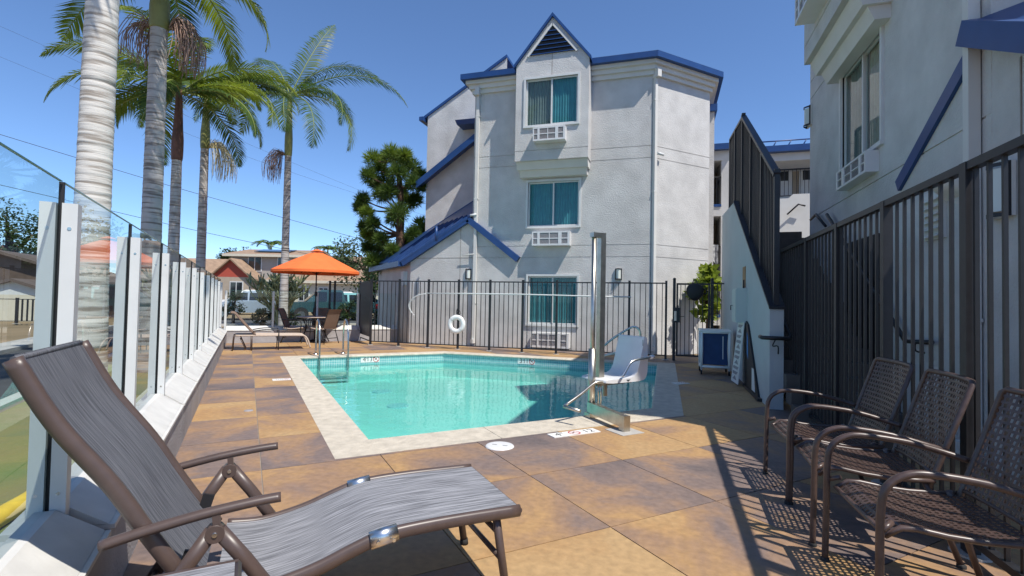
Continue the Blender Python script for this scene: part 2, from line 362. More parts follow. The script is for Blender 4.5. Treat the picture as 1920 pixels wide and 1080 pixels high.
# deck bed (grout seen in the joints), deck limits: X>-.47, Y<15.8, a<13.4, b<2.6
deck_lim = [((-1, 0), .47), ((0, 1), 15.75), ((S, S), 13.38), ((S, -S), 2.51), ((0, -1), 2.5)]
bed = [(-20, -20), (40, -20), (40, 40), (-20, 40)]
for n, c in deck_lim: bed = clip(bed, n, c)
deck = struct('pool_deck', ring_sheet(bed, po, -.007), 'grout')
JX, JY, X0, Y0 = .885, .94, .13, 2.31
for i in range(-2, 22):
    for j in range(-6, 16):
        g = .0035; c = [(X0+i*JX+g, Y0+j*JY+g), (X0+(i+1)*JX-g, Y0+j*JY+g), (X0+(i+1)*JX-g, Y0+(j+1)*JY-g), (X0+i*JX+g, Y0+(j+1)*JY-g)]
        for n, cc in deck_lim: c = clip(c, n, cc)
        if area(c) < .02: continue
        ps = minus(c, po)
        if sum(area(p) for p in ps) < .02: continue
        mb = MB(); dz = random.uniform(-.001, .001)
        for p in ps: mb.prism([W(*q)[:2] for q in p], -.03, dz)
        mb.build('paver', 'tile', deck)
# lawn strip, alley, pavement, dry lot, cross street
tag(sheetXY('lawn', -2.35, -.74, -6, 17.2, -.03, 'lawn'), kind='structure')
sheetXY('road', -4.62, -2.50, -60, 60, -.05, 'asphalt')
mb = MB(); mb.hexa([W(-2.5, -60, -.06), W(-2.35, -60, -.06), W(-2.35, 20, -.06), W(-2.5, 20, -.06), W(-2.5, -60, .04), W(-2.35, -60, .04), W(-2.35, 20, .04), W(-2.5, 20, .04)]); struct('kerb', mb, 'concrete')
mb = MB(); mb.hexa([W(-5.3, -60, -.06), W(-4.62, -60, -.06), W(-4.62, 25, -.06), W(-5.3, 25, -.06), W(-5.3, -60, .03), W(-4.62, -60, .03), W(-4.62, 25, .03), W(-5.3, 25, .03)]); struct('pavement', mb, 'concrete')
sheetXY('street', -2.6, 120, 25.5, 34, -.046, 'asphalt')
mb = MB(); mb.hexa([W(-2.3, 25.2, -.06), W(60, 25.2, -.06), W(60, 25.4, -.06), W(-2.3, 25.4, -.06), W(-2.3, 25.2, .06), W(60, 25.2, .06), W(60, 25.4, .06), W(-2.3, 25.4, .06)]); struct('street_kerb', mb, 'concrete')
mb = MB(); mb.tube(smooth([W(-1.35, 3.0, .02), W(-1.21, 3.85, .02), W(-1.14, 4.3, .02), W(-1.28, 4.9, .02)], 4), .055, 8); tag(mb.build('yellow_edging', 'yellow_paint'), 'yellow edging strip lying in the lawn beyond the glass fence', 'edging')
# ================================================================ POOL
basin = MB(); FZ = -.58; n = len(pc)
fl = [W(*p, FZ) for p in pc]; basin.face(fl)
for i in range(n):
    p, q = pc[i], pc[(i+1) % n]; basin.face([W(*p, FZ), W(*p, WATER_Z-.06), W(*q, WATER_Z-.06), W(*q, FZ)])
pool = struct('pool_basin', basin, 'plaster')
for i in range(n):                                   # mosaic band, one strip on each side of the pool
    p, q = pc[i], pc[(i+1) % n]; l = hypot(q[0]-p[0], q[1]-p[1]); mb = MB(); mb.face([W(*p, WATER_Z-.06), W(*p, -.015), W(*q, -.015), W(*q, WATER_Z-.06)])
    o = mb.build('waterline_tiles', 'mosaic', pool); uv = o.data.uv_layers.new(name='UVMap'); h = .2
    for k, c in enumerate(((0, 0), (0, .245), (l, .245), (l, 0))): uv.data[k].uv = c
# coping stones
cm = {}
for i in range(n):
    pi_, qi = V((*pc[i], 0)), V((*pc[(i+1) % n], 0)); p_o, q_o = V((*po[i], 0)), V((*po[(i+1) % n], 0))
    d = (qi-pi_).normalized(); nn = V((d.y, -d.x, 0)); L_ = (qi-pi_).length; k = max(2, round(L_/1.05))
    for j in range(k):
        t0, t1 = j/k, (j+1)/k; a0 = pi_.lerp(qi, t0)-nn*.025; a1 = pi_.lerp(qi, t1)-nn*.025; wd_ = (p_o-pi_).dot(nn)
        b0 = p_o if j == 0 else pi_.lerp(qi, t0)+nn*wd_; b1 = q_o if j == k-1 else pi_.lerp(qi, t1)+nn*wd_
        g = d*.0025; a0 = a0+g*(0 if j == 0 else 1); b0 = b0+g*(0 if j == 0 else 1); a1 = a1-g*(0 if j == k-1 else 1); b1 = b1-g*(0 if j == k-1 else 1)
        mb = MB(); prof = [(0, -.035), (-.006, -.012), (.012, .004), (.05, .009), (.5, .006), (1, .002), (1, -.05)]   # bull-nosed inner edge
        def pt(a, b, u, z):
            w = (b-a); x = a+w*u if u >= 0 else a-nn*(-u)*1; return W(x.x, x.y, z)
        r0 = [pt(a0, b0, u, z) for u, z in prof]; r1 = [pt(a1, b1, u, z) for u, z in prof]
        for m_ in range(len(prof)-1): mb.face([r0[m_], r1[m_], r1[m_+1], r0[m_+1]])
        mb.face(r0[::-1]); mb.face(r1)
        mb.build('coping_stone', 'coping', pool)
mb = MB(); wp = offset_poly(pc, [-.0005]*5); mb.face([W(*p, WATER_Z) for p in wp]); struct('pool_water', mb, 'water')
for x, y in ((716, 735), (746, 762)):                # round main drains on the floor
    p = gnd(x, y, FZ); MB().prism([(p.x+.19*cos(k*pi/10), p.y+.19*sin(k*pi/10)) for k in range(20)], FZ+.001, FZ+.02).build('drain_cover', 'drain_blue', pool)
# ladder step seen under the water and rails
# ---------------------------------------------------------------- depth markers
def marker(name, label, cat, txts, w, h, M, two=False):
    """white plate with writing; M maps (x right, y up, z out) to the world"""
    t = thing(name, label, cat, M.translation, 0, 'pool depth markers'); t['_o'] = (0, 0, 0); t.matrix_world = M
    MB().box(-w/2, w/2, -h/2, h/2, -.004, .004).build('plate', 'sign_white', t, (0, 0, 0))
    for s, x, sz in txts:
        if s == 'o':
            q = MB(); q.grid(lambda u, v: ((x+cos(u*2*pi)*sz*(.40+.10*v)), sin(u*2*pi)*sz*(.40+.10*v), .0046), 24, 1); q.build('no_diving_ring', 'ink_red', t, (0, 0, 0))
            q = MB(); q.beam((x-sz*.28, sz*.28, .0048), (x+sz*.28, -sz*.28, .0048), sz*.08, .0004); q.build('no_diving_bar', 'ink_red', t, (0, 0, 0))
            q = MB(); q.beam((x-sz*.22, -sz*.12, .0044), (x+sz*.12, sz*.2, .0044), sz*.10, .0004); q.build('diver_figure', 'ink', t, (0, 0, 0))
        else:
            o = link('lettering', text_mesh(s, sz, 'ink'), t); o.location = (x, -sz*.02, .0046)
    return t
def frame(o, ex, ey, ez): return Matrix(((ex.x, ey.x, ez.x, o.x), (ex.y, ey.y, ez.y, o.y), (ex.z, ey.z, ez.z, o.z), (0, 0, 0, 1)))
UP = V((0, 0, 1)); EX = W(1, 0); EY = W(0, 1)
c = W(2.52, PF-.004, -.095); marker('depth_marker', 'white depth tile reading 4 and 13 on the pool wall below the ladder side', 'depth marker', [('4', -.13, .15), ('"', -.075, .09), ('13"', .01, .14), ('o', .135, .14)], .42, .135, frame(c, EX, UP, -EY))
P3 = onA(987, 677, A_FAR); c = V((P3.x, A_FAR-.004, -.095)); marker('depth_marker', 'white depth tile reading 3 and 11 on the shaded pool wall', 'depth marker', [('3', -.13, .15), ('"', -.075, .09), ('11"', .01, .14), ('o', .135, .14)], .42, .135, frame(c, V((1, 0, 0)), UP, V((0, -1, 0))))
c = W(2.90, 4.10, .0045); marker('depth_marker', 'white depth tile reading 4 and 12 set in the deck beside the pool lift', 'depth marker', [('4"', -.17, .13), ('12', .17, .13), ('o', 0, .13)], .55, .135, frame(c, EX, EY, UP))
for (x, y), lab in (((528, 712), 'small grey notice tile in the deck left of the pool'), ((1276, 719), 'small grey notice tile in the shaded deck right of the pool')):
    p = gnd(x, y); X, Y = XY(p); marker('deck_notice', lab, 'notice tile', [('NO', -.03, .07), ('o', .07, .09)], .26, .16, frame(W(X, Y, .0045), EX, EY, UP))['group'] = 'deck notice tiles'
p = gnd(937, 837)
t = thing('skimmer_lid', 'round white skimmer lid set in the deck by the pool corner', 'lid', (p.x, p.y, 0))
MB().lathe([(0, .012), (.10, .0125), (.120, .011), (.128, .004), (.13, -.004)], (p.x, p.y, 0), 40).build('lid', 'plastic_white', t)
for s in (-1, 1): MB().box(p.x+s*.05-.022, p.x+s*.05+.022, p.y-.004, p.y+.004, .0118, .0135).build('slot', 'ink', t)
p = gnd(466, 770); MB().lathe([(0, .006), (.045, .006), (.05, 0)], (p.x, p.y, 0), 16).build('deck_drain', 'grille'); o = bpy.data.objects['deck_drain']; tag(o, 'small round drain cover in the deck between pool and glass fence', 'drain')
# ================================================================ GLASS FENCE (left side and far end)
XG = -.66; DY = 1.3
def glass_fence(name, label, O, D, Nn, k0, k1, spacing, first, pt=1.65, gt=1.735):
    """O start (pool grid), D along, Nn towards the pool"""
    O = V((*O, 0)); D = V((*D, 0)); Nn = V((*Nn, 0)); P0 = W(O.x, O.y)
    t = thing(name, label, 'glass fence', P0)
    def w(s, v, z): q = O+D*s+Nn*v; return W(q.x, q.y, z)
    def hx(s0, s1, v0, v1, z0, z1): return [w(s0, v0, z0), w(s1, v0, z0), w(s1, v1, z0), w(s0, v1, z0), w(s0, v0, z1), w(s1, v0, z1), w(s1, v1, z1), w(s0, v1, z1)]
    S0, S1 = first+k0*spacing, first+k1*spacing
    mb = MB(); mb.hexa(hx(S0-.06, S1+.06, -.13, .19, -.06, .33)); mb.build('low_wall', 'stucco_grey', t)
    for k in range(k0, k1):
        s0 = first+k*spacing+.032; s1 = first+(k+1)*spacing-.032
        mb = MB(); mb.hexa([w(s0, -.15, .331), w(s1, -.15, .331), w(s1, .205, .331), w(s0, .205, .331), w(s0, -.15, .37), w(s1, -.15, .37), w(s1, .205, .35), w(s0, .205, .35)])
        mb.hexa([w(s0, -.035, .37), w(s1, -.035, .37), w(s1, .185, .353), w(s0, .185, .353), w(s0, -.035, .46), w(s1, -.035, .46), w(s1, .03, .46), w(s0, .03, .46)])
        mb.build('sloped_sill', 'sill_white', t)
        mb = MB(); mb.face([w(s0-.02, 0, .455), w(s1+.02, 0, .455), w(s1+.02, 0, gt), w(s0-.02, 0, gt)]); gp = mb.build('glass_panel', 'glass', t)
        mb = MB(); mb.hexa(hx(s0-.018, s1+.018, -.005, .005, gt, gt+.0035)); mb.build('glass_edge', 'glass_edge', gp)
    for k in range(k0, k1+1):
        s = first+k*spacing; mb = MB()
        mb.hexa(hx(s-.027, s+.027, .009, .058, .33, pt)); mb.hexa(hx(s-.027, s+.027, -.058, -.009, .33, pt)); po_ = mb.build('post', 'white', t)
        mb = MB(); mb.hexa(hx(s-.0065, s+.0065, -.008, .008,   .4, gt)); mb.build('gasket', 'black', po_)
        mb = MB()
        for z in (.52, pt-.1): mb.tube([w(s-.029, .034, z), w(s-.024, .034, z)], .007, 8)
        mb.build('bolt', 'steel', po_)
    return t
glass_fence('glass_fence', 'white posted clear glass fence along the left side of the pool deck', (XG, 0), (0, 1), (1, 0), -2, 10, DY, 2.57)
glass_fence('glass_fence', 'white posted clear glass fence behind the umbrella table', (0, 15.85), (1, 0), (0, -1), 0, 4, 1.18, -.52, 1.44, 1.45)
# ================================================================ IRON FENCES
def pk_mesh(name, w, z0, z1): return MB().box(-w/2, w/2, -w/2, w/2, z0, z1).mesh(name, 'iron')
def fence(name, label, p, q, h, posts, spacing, pw=.05, kw=.016, z0=.09, group=None, cap=True, rail=.03, cat='fence'):
    p = V((*p, 0)); q = V((*q, 0)); L_ = (q-p).length; rz = atan2(q.y-p.y, q.x-p.x)
    t = thing(name, label, cat, p, rz, group, local=True)
    pm = MB().box(-pw/2, pw/2, -pw/2, pw/2, -.02, h+(.03 if cap else 0))
    if cap: pm.box(-pw/2-.004, pw/2+.004, -pw/2-.004, pw/2+.004, h+.03, h+.042)
    pm = pm.mesh('post', 'iron2'); km = pk_mesh('picket', kw, z0+.01, h-.012)
    fm = MB().prism([(cos(k*pi/5)*pw*1.5, sin(k*pi/5)*pw*1.5) for k in range(10)], 0, .012).mesh('footing', 'concrete')
    for s in posts: link('post', pm, t).location = (s, 0, 0); link('footing', fm, t).location = (s, 0, 0)
    MB().box(0, L_, -rail*.6, rail*.6, h-rail, h).build('top_rail', 'iron2', t, (0, 0, 0)); MB().box(0, L_, -rail*.5, rail*.5, z0, z0+rail*.85).build('bottom_rail', 'iron2', t, (0, 0, 0))
    k = spacing
    ps = sorted(posts); s = ps[0]+k if ps else k
    while s < L_-.02:
        if all(abs(s-x) > pw/2+.03 for x in ps): link('picket', km, t).location = (s, 0, 0)
        s += k
    return t
AF = 12.2
fence('iron_fence', 'black iron picket fence between the pool and the three storey building', (-7.86, AF), (.02, AF), 1.80, [.88*k for k in range(9)]+[7.88], .1257)
# return towards the back and the far section by the umbrella
pb = gnd(673, 637.5); q0 = (-7.86, AF); fr_ = fence('iron_fence', 'short iron fence return with dark screen panel beside the umbrella', q0, (pb.x, pb.y), 1.80, [hypot(pb.x+7.86, pb.y-AF)], .115)
ln_ = hypot(pb.x+7.86, pb.y-AF); MB().box(.03, ln_-.03, .012, .02, .22, 1.76).build('screen_panel', 'iron2', fr_, (0, 0, 0))
pl_ = gnd(616, 636); fence('iron_fence', 'iron picket fence section behind the patio chairs', (pb.x, pb.y), (pl_.x, pl_.y), 1.78, [hypot(pl_.x-pb.x, pl_.y-pb.y)-.16, hypot(pl_.x-pb.x, pl_.y-pb.y)], .125)
pd_ = gnd(905, 641); pe_ = gnd(712, 633)
# gate at the right and the piece that closes to the stair wall
gt = thing('iron_gate', 'black iron gate with steel latch beside the building corner', 'gate', (.20, AF, 0))
for x in (.20, 1.02): MB().box(x-.032, x+.032, AF-.032, AF+.032, -.02, 1.86).lathe([(0, 0), (.03, .0), (.036, .02), (.03, .045), (0, .055)], (x, AF, 1.86), 12).build('gate_post', 'iron2', gt)
MB().box(.245, .975, AF-.02, AF+.02, 1.75, 1.79).box(.245, .975, AF-.02, AF+.02, .10, .14).box(.245, .285, AF-.0195, AF+.0195, .14, 1.75).box(.935, .975, AF-.0195, AF+.0195, .14, 1.75).build('gate_frame', 'iron2', gt)
km = pk_mesh('picket', .016, .14, 1.75)
for k in range(6): link('picket', km, gt).location = (.19+.095*(k-.5), 0, 0)
lk = MB().box(.225, .33, AF-.05, AF-.021, .88, 1.22).build('latch_box', 'iron', gt); MB().box(.20, .25, AF-.058, AF-.0501, .92, 1.14).build('latch_plate', 'steel_brushed', lk); MB().tube([(.33, AF-.04, 1.02), (.42, AF-.06, 1.02)], .008, 6).build('latch_lever', 'iron', lk)
fence('iron_fence', 'narrow iron picket section between the gate and the stair wall', (1.05, AF), (1.29, AF), 1.80, [], .08)
# a black bag hung on the gate
bg_ = onA(1303, 546, AF-.1); t = thing('hanging_bag', 'round black bag hanging from the iron gate', 'bag', (bg_.x, AF-.09, bg_.z-.2))
def bagf(u, v):
    th = u*2*pi; ph = v*pi; r = .19*(1+.05*sin(3*th)); return (bg_.x+r*sin(ph)*cos(th), AF-.105+.075*cos(ph), bg_.z+r*1.05*sin(ph)*sin(th)-.01)
MB().grid(bagf, 20, 10).build('bag_body', 'black', t); MB().tube(smooth([(bg_.x-.05, AF-.1, bg_.z+.17), (bg_.x-.03, AF-.05, bg_.z+.25), (bg_.x+.03, AF-.03, bg_.z+.25), (bg_.x+.05, AF-.1, bg_.z+.17)], 3), .012, 6).build('strap', 'black', t)
MB().tube(smooth([(bg_.x+.17, AF-.1, bg_.z+.03), (bg_.x+.24, AF-.09, bg_.z+.06), (bg_.x+.25, AF-.09, bg_.z-.05), (bg_.x+.18, AF-.1, bg_.z-.05)], 3), .014, 6).build('side_loop', 'black', t)
# right-hand fence along the stair
BF = 1.57
fence('iron_fence', 'tall dark iron picket fence behind the metal mesh chairs', (BF, 7.86), (BF, -.2), 2.10, [.02, 1.35, 2.43, 3.50, 4.56, 5.62, 6.7, 7.75], .118, pw=.062, kw=.018, z0=.07, cap=False, rail=.045)
# ---------------------------------------------------------------- rescue pole, life ring on the fence
y0 = AF-.06; pts = [onA(x, y, y0) for x, y in ((1183, 557), (1090, 555), (980, 552), (880, 550.5), (800, 550))]
t = thing('rescue_pole', 'long white rescue pole with looped hook hung along the iron fence', 'rescue pole', (pts[2].x, y0, pts[2].z))
MB().tube(pts, .016, 8).build('pole', 'white', t)
hk = [onA(x, y, y0) for x, y in ((800, 550), (784, 553), (771, 562), (766, 574), (771, 585), (777, 591))]; MB().tube(smooth(hk, 4), .009, 6).build('hook_loop', 'white', t)
hk = [onA(x, y, y0-.05) for x, y in ((798, 551), (782, 555), (770, 566), (768, 577), (774, 588))]; MB().tube(smooth(hk, 4), .008, 6).build('hook_loop', 'white', t)
for x in (.0, -2.64, -5.22): MB().box(x-.01, x+.03, y0-.01, AF-.02, pts[2].z-.03, pts[2].z-.015).build('bracket', 'iron', t)
c = onA(856, 608, AF-.09); t = thing('life_ring', 'white life ring hanging on the iron fence', 'life ring', (c.x, AF-.09, c.z-.3))
MB().grid(lambda u, v: (c.x+(.185+.062*cos(v*2*pi))*cos(u*2*pi), AF-.09+.045*sin(v*2*pi), c.z+(.185+.062*cos(v*2*pi))*sin(u*2*pi)), 40, 14).build('ring', 'foam_white', t)
mb = MB()
for k in range(4):
    th = pi/4+k*pi/2; mb.grid(lambda u, v: (c.x+(.185+.066*cos(v*2*pi))*cos(th+(u-.5)*.16), AF-.09+.049*sin(v*2*pi), c.z+(.185+.066*cos(v*2*pi))*sin(th+(u-.5)*.16)), 2, 14)
mb.build('ring_band', 'plastic_white', t)
mb = MB()
for k in range(5):
    r = random.random; mb.tube(smooth([(c.x+.02, AF-.06, c.z+.45), (c.x+r()*.15-.02, AF-.08, c.z+.38-r()*.1), (c.x-.03+r()*.12, AF-.08, c.z+.30-r()*.05), (c.x+r()*.1, AF-.07, c.z+.24)], 3), .006, 5)
mb.build('rope', 'black', t)
# ---------------------------------------------------------------- pool ladder rails and the entry rail
t = thing('pool_ladder', 'stainless pool ladder with two curved grab rails at the far pool edge', 'ladder', W(1.7, 12.0))
for X in (1.42, 2.02):
    pth = [W(X, 12.22, .0), W(X, 12.24, .45), W(X, 12.18, .68), W(X, 12.02, .79), W(X, 11.80, .76), W(X, 11.66, .62), W(X, 11.585, .38), W(X, 11.56, -.1), W(X, 11.54, -.575)]
    MB().tube(smooth(pth, 4), .0215, 10).build('grab_rail', 'steel', t); q = W(X, 12.22); MB().lathe([(.022, .03), (.045, .02), (.055, .0)], (q.x, q.y, .0), 14).build('escutcheon', 'steel', t)
for z in (-.33, -.52): MB().beam(W(1.42, 11.55, z), W(2.02, 11.55, z), .09, .03).build('tread', 'plastic_white', t)
t = thing('entry_rail', 'dark blue grey handrail curving down into the far corner of the pool', 'handrail', (-.7, 11.3, 0))
pr_ = [onA(x, y, 10.95) for x, y in ((1128, 652), (1150, 634), (1172, 620), (1186, 613), (1194, 614), (1200, 622), (1201, 640), (1201, 668))]
MB().tube(smooth(pr_, 3), .024, 10).build('rail', 'iron2' if False else 'steel', t)
MB().tube([pr_[0], (pr_[0].x-.05, 10.95, -.3)], .024, 10).build('rail_leg', 'steel', t)
# ================================================================ POOL LIFT  (local frame: pool grid X,Y about the post)
LX, LY = 3.52, 4.58
t = thing('pool_lift', 'steel pool lift with white moulded seat on the pool edge', 'pool lift', W(LX, LY), R45, local=True)
def bt(name, m, mb, par=None): return mb.build(name, m, par or t, (0, 0, 0))
bt('mast', 'steel_brushed', MB().tube([(-.045, 0, .02), (-.045, 0, 2.06)], .026, 14))
bt('mast_sleeve', 'steel_brushed', MB().tube([(-.05, 0, .01), (-.05, 0, .78)], .042, 16))
bt('guide_column', 'steel_brushed', MB().box(.028, .098, -.035, .035, .42, 2.10))
bt('top_bracket', 'steel_brushed', MB().box(-.078, .0275, -.034, .034, 2.045, 2.098))
bt('mast_foot', 'steel_brushed', MB().box(-.11, .01, -.055, .055, -.02, .06))
# anchor arm over the coping to the deck socket
arm = bt('anchor_arm', 'steel_brushed', MB().beam((-.06, .02, .12), (-.10, -.62, .10), .07, .12))
bt('anchor_leg', 'steel_brushed', MB().box(-.14, -.06, -.66, -.58, .006, .16)); bt('anchor_plate', 'concrete', MB().box(-.24, .04, -.76, -.48, .001, .0055))
for y in (-.02, -.05): bt('bolt', 'steel', MB().tube([(-.03, y, .15), (.0, y, .15)], .014, 8))
for x in (.0, .035): bt('lift_cylinder', 'steel', MB().tube([(x+.02, -.03, .15), (x+.02, -.03, .42)], .010, 8))
bt('seat_bracket', 'steel_brushed', MB().hexa([(-.0, -.06, .36), (.38, -.06, .37), (.38, .05, .37), (.0, .05, .36), (-.02, -.06, .412), (.47, -.06, .412), (.47, .05, .412), (-.02, .05, .412)]))
bt('bracket_fin', 'steel_brushed', MB().box(.06, .10, -.09, -.06, .25, .41)); bt('battery_block', 'black', MB().box(.40, .47, -.07, .03, .375, .4))
# moulded seat: profile along local +X direction (back to the right), 0.46 wide
prof = [(x+.17, z-.025) for x, z in [(-.20, .445), (-.18, .470), (-.08, .478), (.06, .480), (.17, .492), (.235, .530), (.27, .60), (.30, .72), (.335, .86), (.352, .935), (.372, .940)]]
prof2 = [(x+.17, z-.025) for x, z in [(.385, .925), (.40, .80), (.405, .62), (.395, .52), (.36, .46), (.28, .442), (.1, .438), (-.1, .436)]]
loop = smooth([(x, 0, z) for x, z in prof], 3)+smooth([(x, 0, z) for x, z in prof2], 3)
w2 = .225; st = MB()
ring = [[V((p.x, y, p.z)) for p in loop] for y in (-w2, w2)]
for k in range(len(loop)): j = (k+1) % len(loop); st.face([ring[0][k], ring[0][j], ring[1][j], ring[1][k]], True)
st.face(ring[0]); st.face(ring[1][::-1])
seat = bt('seat_shell', 'plastic_white', st)
m_ = seat.modifiers.new('b', 'BEVEL'); m_.width = .012; m_.segments = 3; m_.limit_method = 'ANGLE'; m_.angle_limit = radians(60)
bt('seat_slot', 'ink', MB().box(.492, .498, -w2-.003, -w2-.001, .815, .885), seat); bt('seat_logo', 'ink', MB().extrude([(.26, -w2-.003, .443), (.32, -w2-.003, .443), (.285, -w2-.003, .421)], (0, .002, 0)), seat)
# arm rests: bent tubes on both sides
for y in (-.27, .27):
    bt('arm_rest', 'chrome', MB().tube(smooth([(.16, y, .49), (.20, y, .54), (.27, y, .63), (.33, y, .66), (.44, y, .675), (.58, y, .69)], 4), .014, 10)); bt('arm_end_cap', 'plastic_white', MB().tube([(.57, y, .689), (.62, y, .693)], .024, 14))
bt('arm_axle', 'chrome', MB().tube([(.53, -.27, .682), (.53, .27, .682)], .012, 8))
# foot rest
bt('foot_rest_bar', 'steel_brushed', MB().tube(smooth([(.20, -.17, .42), (-.06, -.16, .425), (-.14, -.15, .41), (-.30, -.13, .30), (-.50, -.11, .185)], 3), .016, 10))
bt('foot_rest_bar', 'steel_brushed', MB().tube([(-.50, -.11, .185), (-.42, -.30, .165)], .017, 10))
# ================================================================ MESH CHAIRS ALONG THE RIGHT FENCE
def lattice(fn, nu, nv, hole, th=0.0):
    """woven sheet metal: a surface fn(u,v) with nu x nv square holes"""
    mb = MB()
    for i in range(nu):
        for j in range(nv):
            u0, u1, v0, v1 = i/nu, (i+1)/nu, j/nv, (j+1)/nv; du = (u1-u0)*hole/2; dv = (v1-v0)*hole/2; um = (u0+u1)/2; vm = (v0+v1)/2
            o = [fn(u0, v0), fn(u1, v0), fn(u1, v1), fn(u0, v1)]; h = [fn(um-du, vm-dv), fn(um+du, vm-dv), fn(um+du, vm+dv), fn(um-du, vm+dv)]
            k = len(mb.v); mb.v += [tuple(p) for p in o+h]
            for a in range(4): mb.f.append((k+a, k+(a+1) % 4, k+4+(a+1) % 4, k+4+a)); mb.sm.append(False)
    return mb
def mesh_chair(label, loc, rz):
    t = thing('mesh_armchair', label, 'armchair', loc, rz, 'mesh armchairs by the fence', local=True); hw = .30
    # local: +x forward, y width
    def seatf(u, v):
        x = .10+.52*u; z = .415+.03*u-.035*sin(u*pi)*(1-.3*abs(2*v-1))-.06*max(0, u-.82)/.18*max(0, u-.82)/.18; return V((x, (v-.5)*.52, z))
    def backf(u, v):
        x = .095-.165*u-.03*sin(v*pi)*(.4+.6*u); z = .44+.49*u; return V((x, (v-.5)*.50, z))
    s_ = lattice(seatf, 19, 19, .56).build('seat_mesh', 'bronze', t, (0, 0, 0)); b_ = lattice(backf, 17, 17, .58).build('back_mesh', 'bronze', t, (0, 0, 0))
    for o in (s_, b_):
        m = o.modifiers.new('s', 'SOLIDIFY'); m.thickness = .003
    rim = [seatf(u, 0) for u in (0, .2, .4, .6, .8, .9, 1)]+[seatf(1, v) for v in (.2, .4, .6, .8)]+[seatf(u, 1) for u in (1, .9, .8, .6, .4, .2, 0)]
    MB().tube([p+V((0, .012*(1 if p.y > .2 else -1 if p.y < -.2 else 0), 0)) for p in rim], .0125, 8).build('seat_rim', 'bronze', t, (0, 0, 0))
    bf = [backf(-.25, 0), backf(0, 0), backf(.5, 0), backf(.97, 0), backf(1.0, .04), backf(1, .25), backf(1, .5), backf(1, .75), backf(1.0, .96), backf(.97, 1), backf(.5, 1), backf(0, 1), backf(-.25, 1)]
    MB().tube(bf, .0145, 10).build('back_frame', 'bronze', t, (0, 0, 0))
    MB().tube([backf(.0, v) for v in (0, .3, .5, .7, 1)], .010, 8).build('back_rail', 'bronze', t, (0, 0, 0))
    for s in (-1, 1):
        y = s*hw
        MB().tube(smooth([(.66, y, .006), (.655, y, .25), (.65, y, .50), (.628, y, .59), (.565, y, .640), (.48, y, .652), (.30, y, .635), (.15, y, .600), (.055, y*.93, .575)], 4), .0155, 10).build('arm_and_front_leg', 'bronze', t, (0, 0, 0))
        MB().tube([(.645, y, .415), (.60, y*.9, .44)], .012, 8).build('seat_bracket', 'bronze', t, (0, 0, 0))
        MB().tube([(.15, s*.245, .43), (.10, s*.262, .30), (.0, s*.29, .006)], .0145, 10).build('rear_leg', 'bronze', t, (0, 0, 0))
        for q in ((.66, y, 0), (0, s*.29, 0)): MB().lathe([(.021, .0), (.021, .014), (.012, .02)], q, 10).build('foot_glide', 'rubber', t, (0, 0, 0))
    return t
c0 = mesh_chair('bronze mesh armchair at the end of the row towards the stair wall', (1.43, 4.05, 0), pi+.05)
for (b, a, dz), lab in (((1.45, 3.40, -.03), 'bronze mesh armchair in the middle of the three by the iron fence'), ((1.47, 2.69, .04), 'bronze mesh armchair at the end of the row away from the stair wall')):
    c = copy_tree(c0); c.location = (b, a, 0); c.rotation_euler = (0, 0, pi+dz); c['label'] = lab
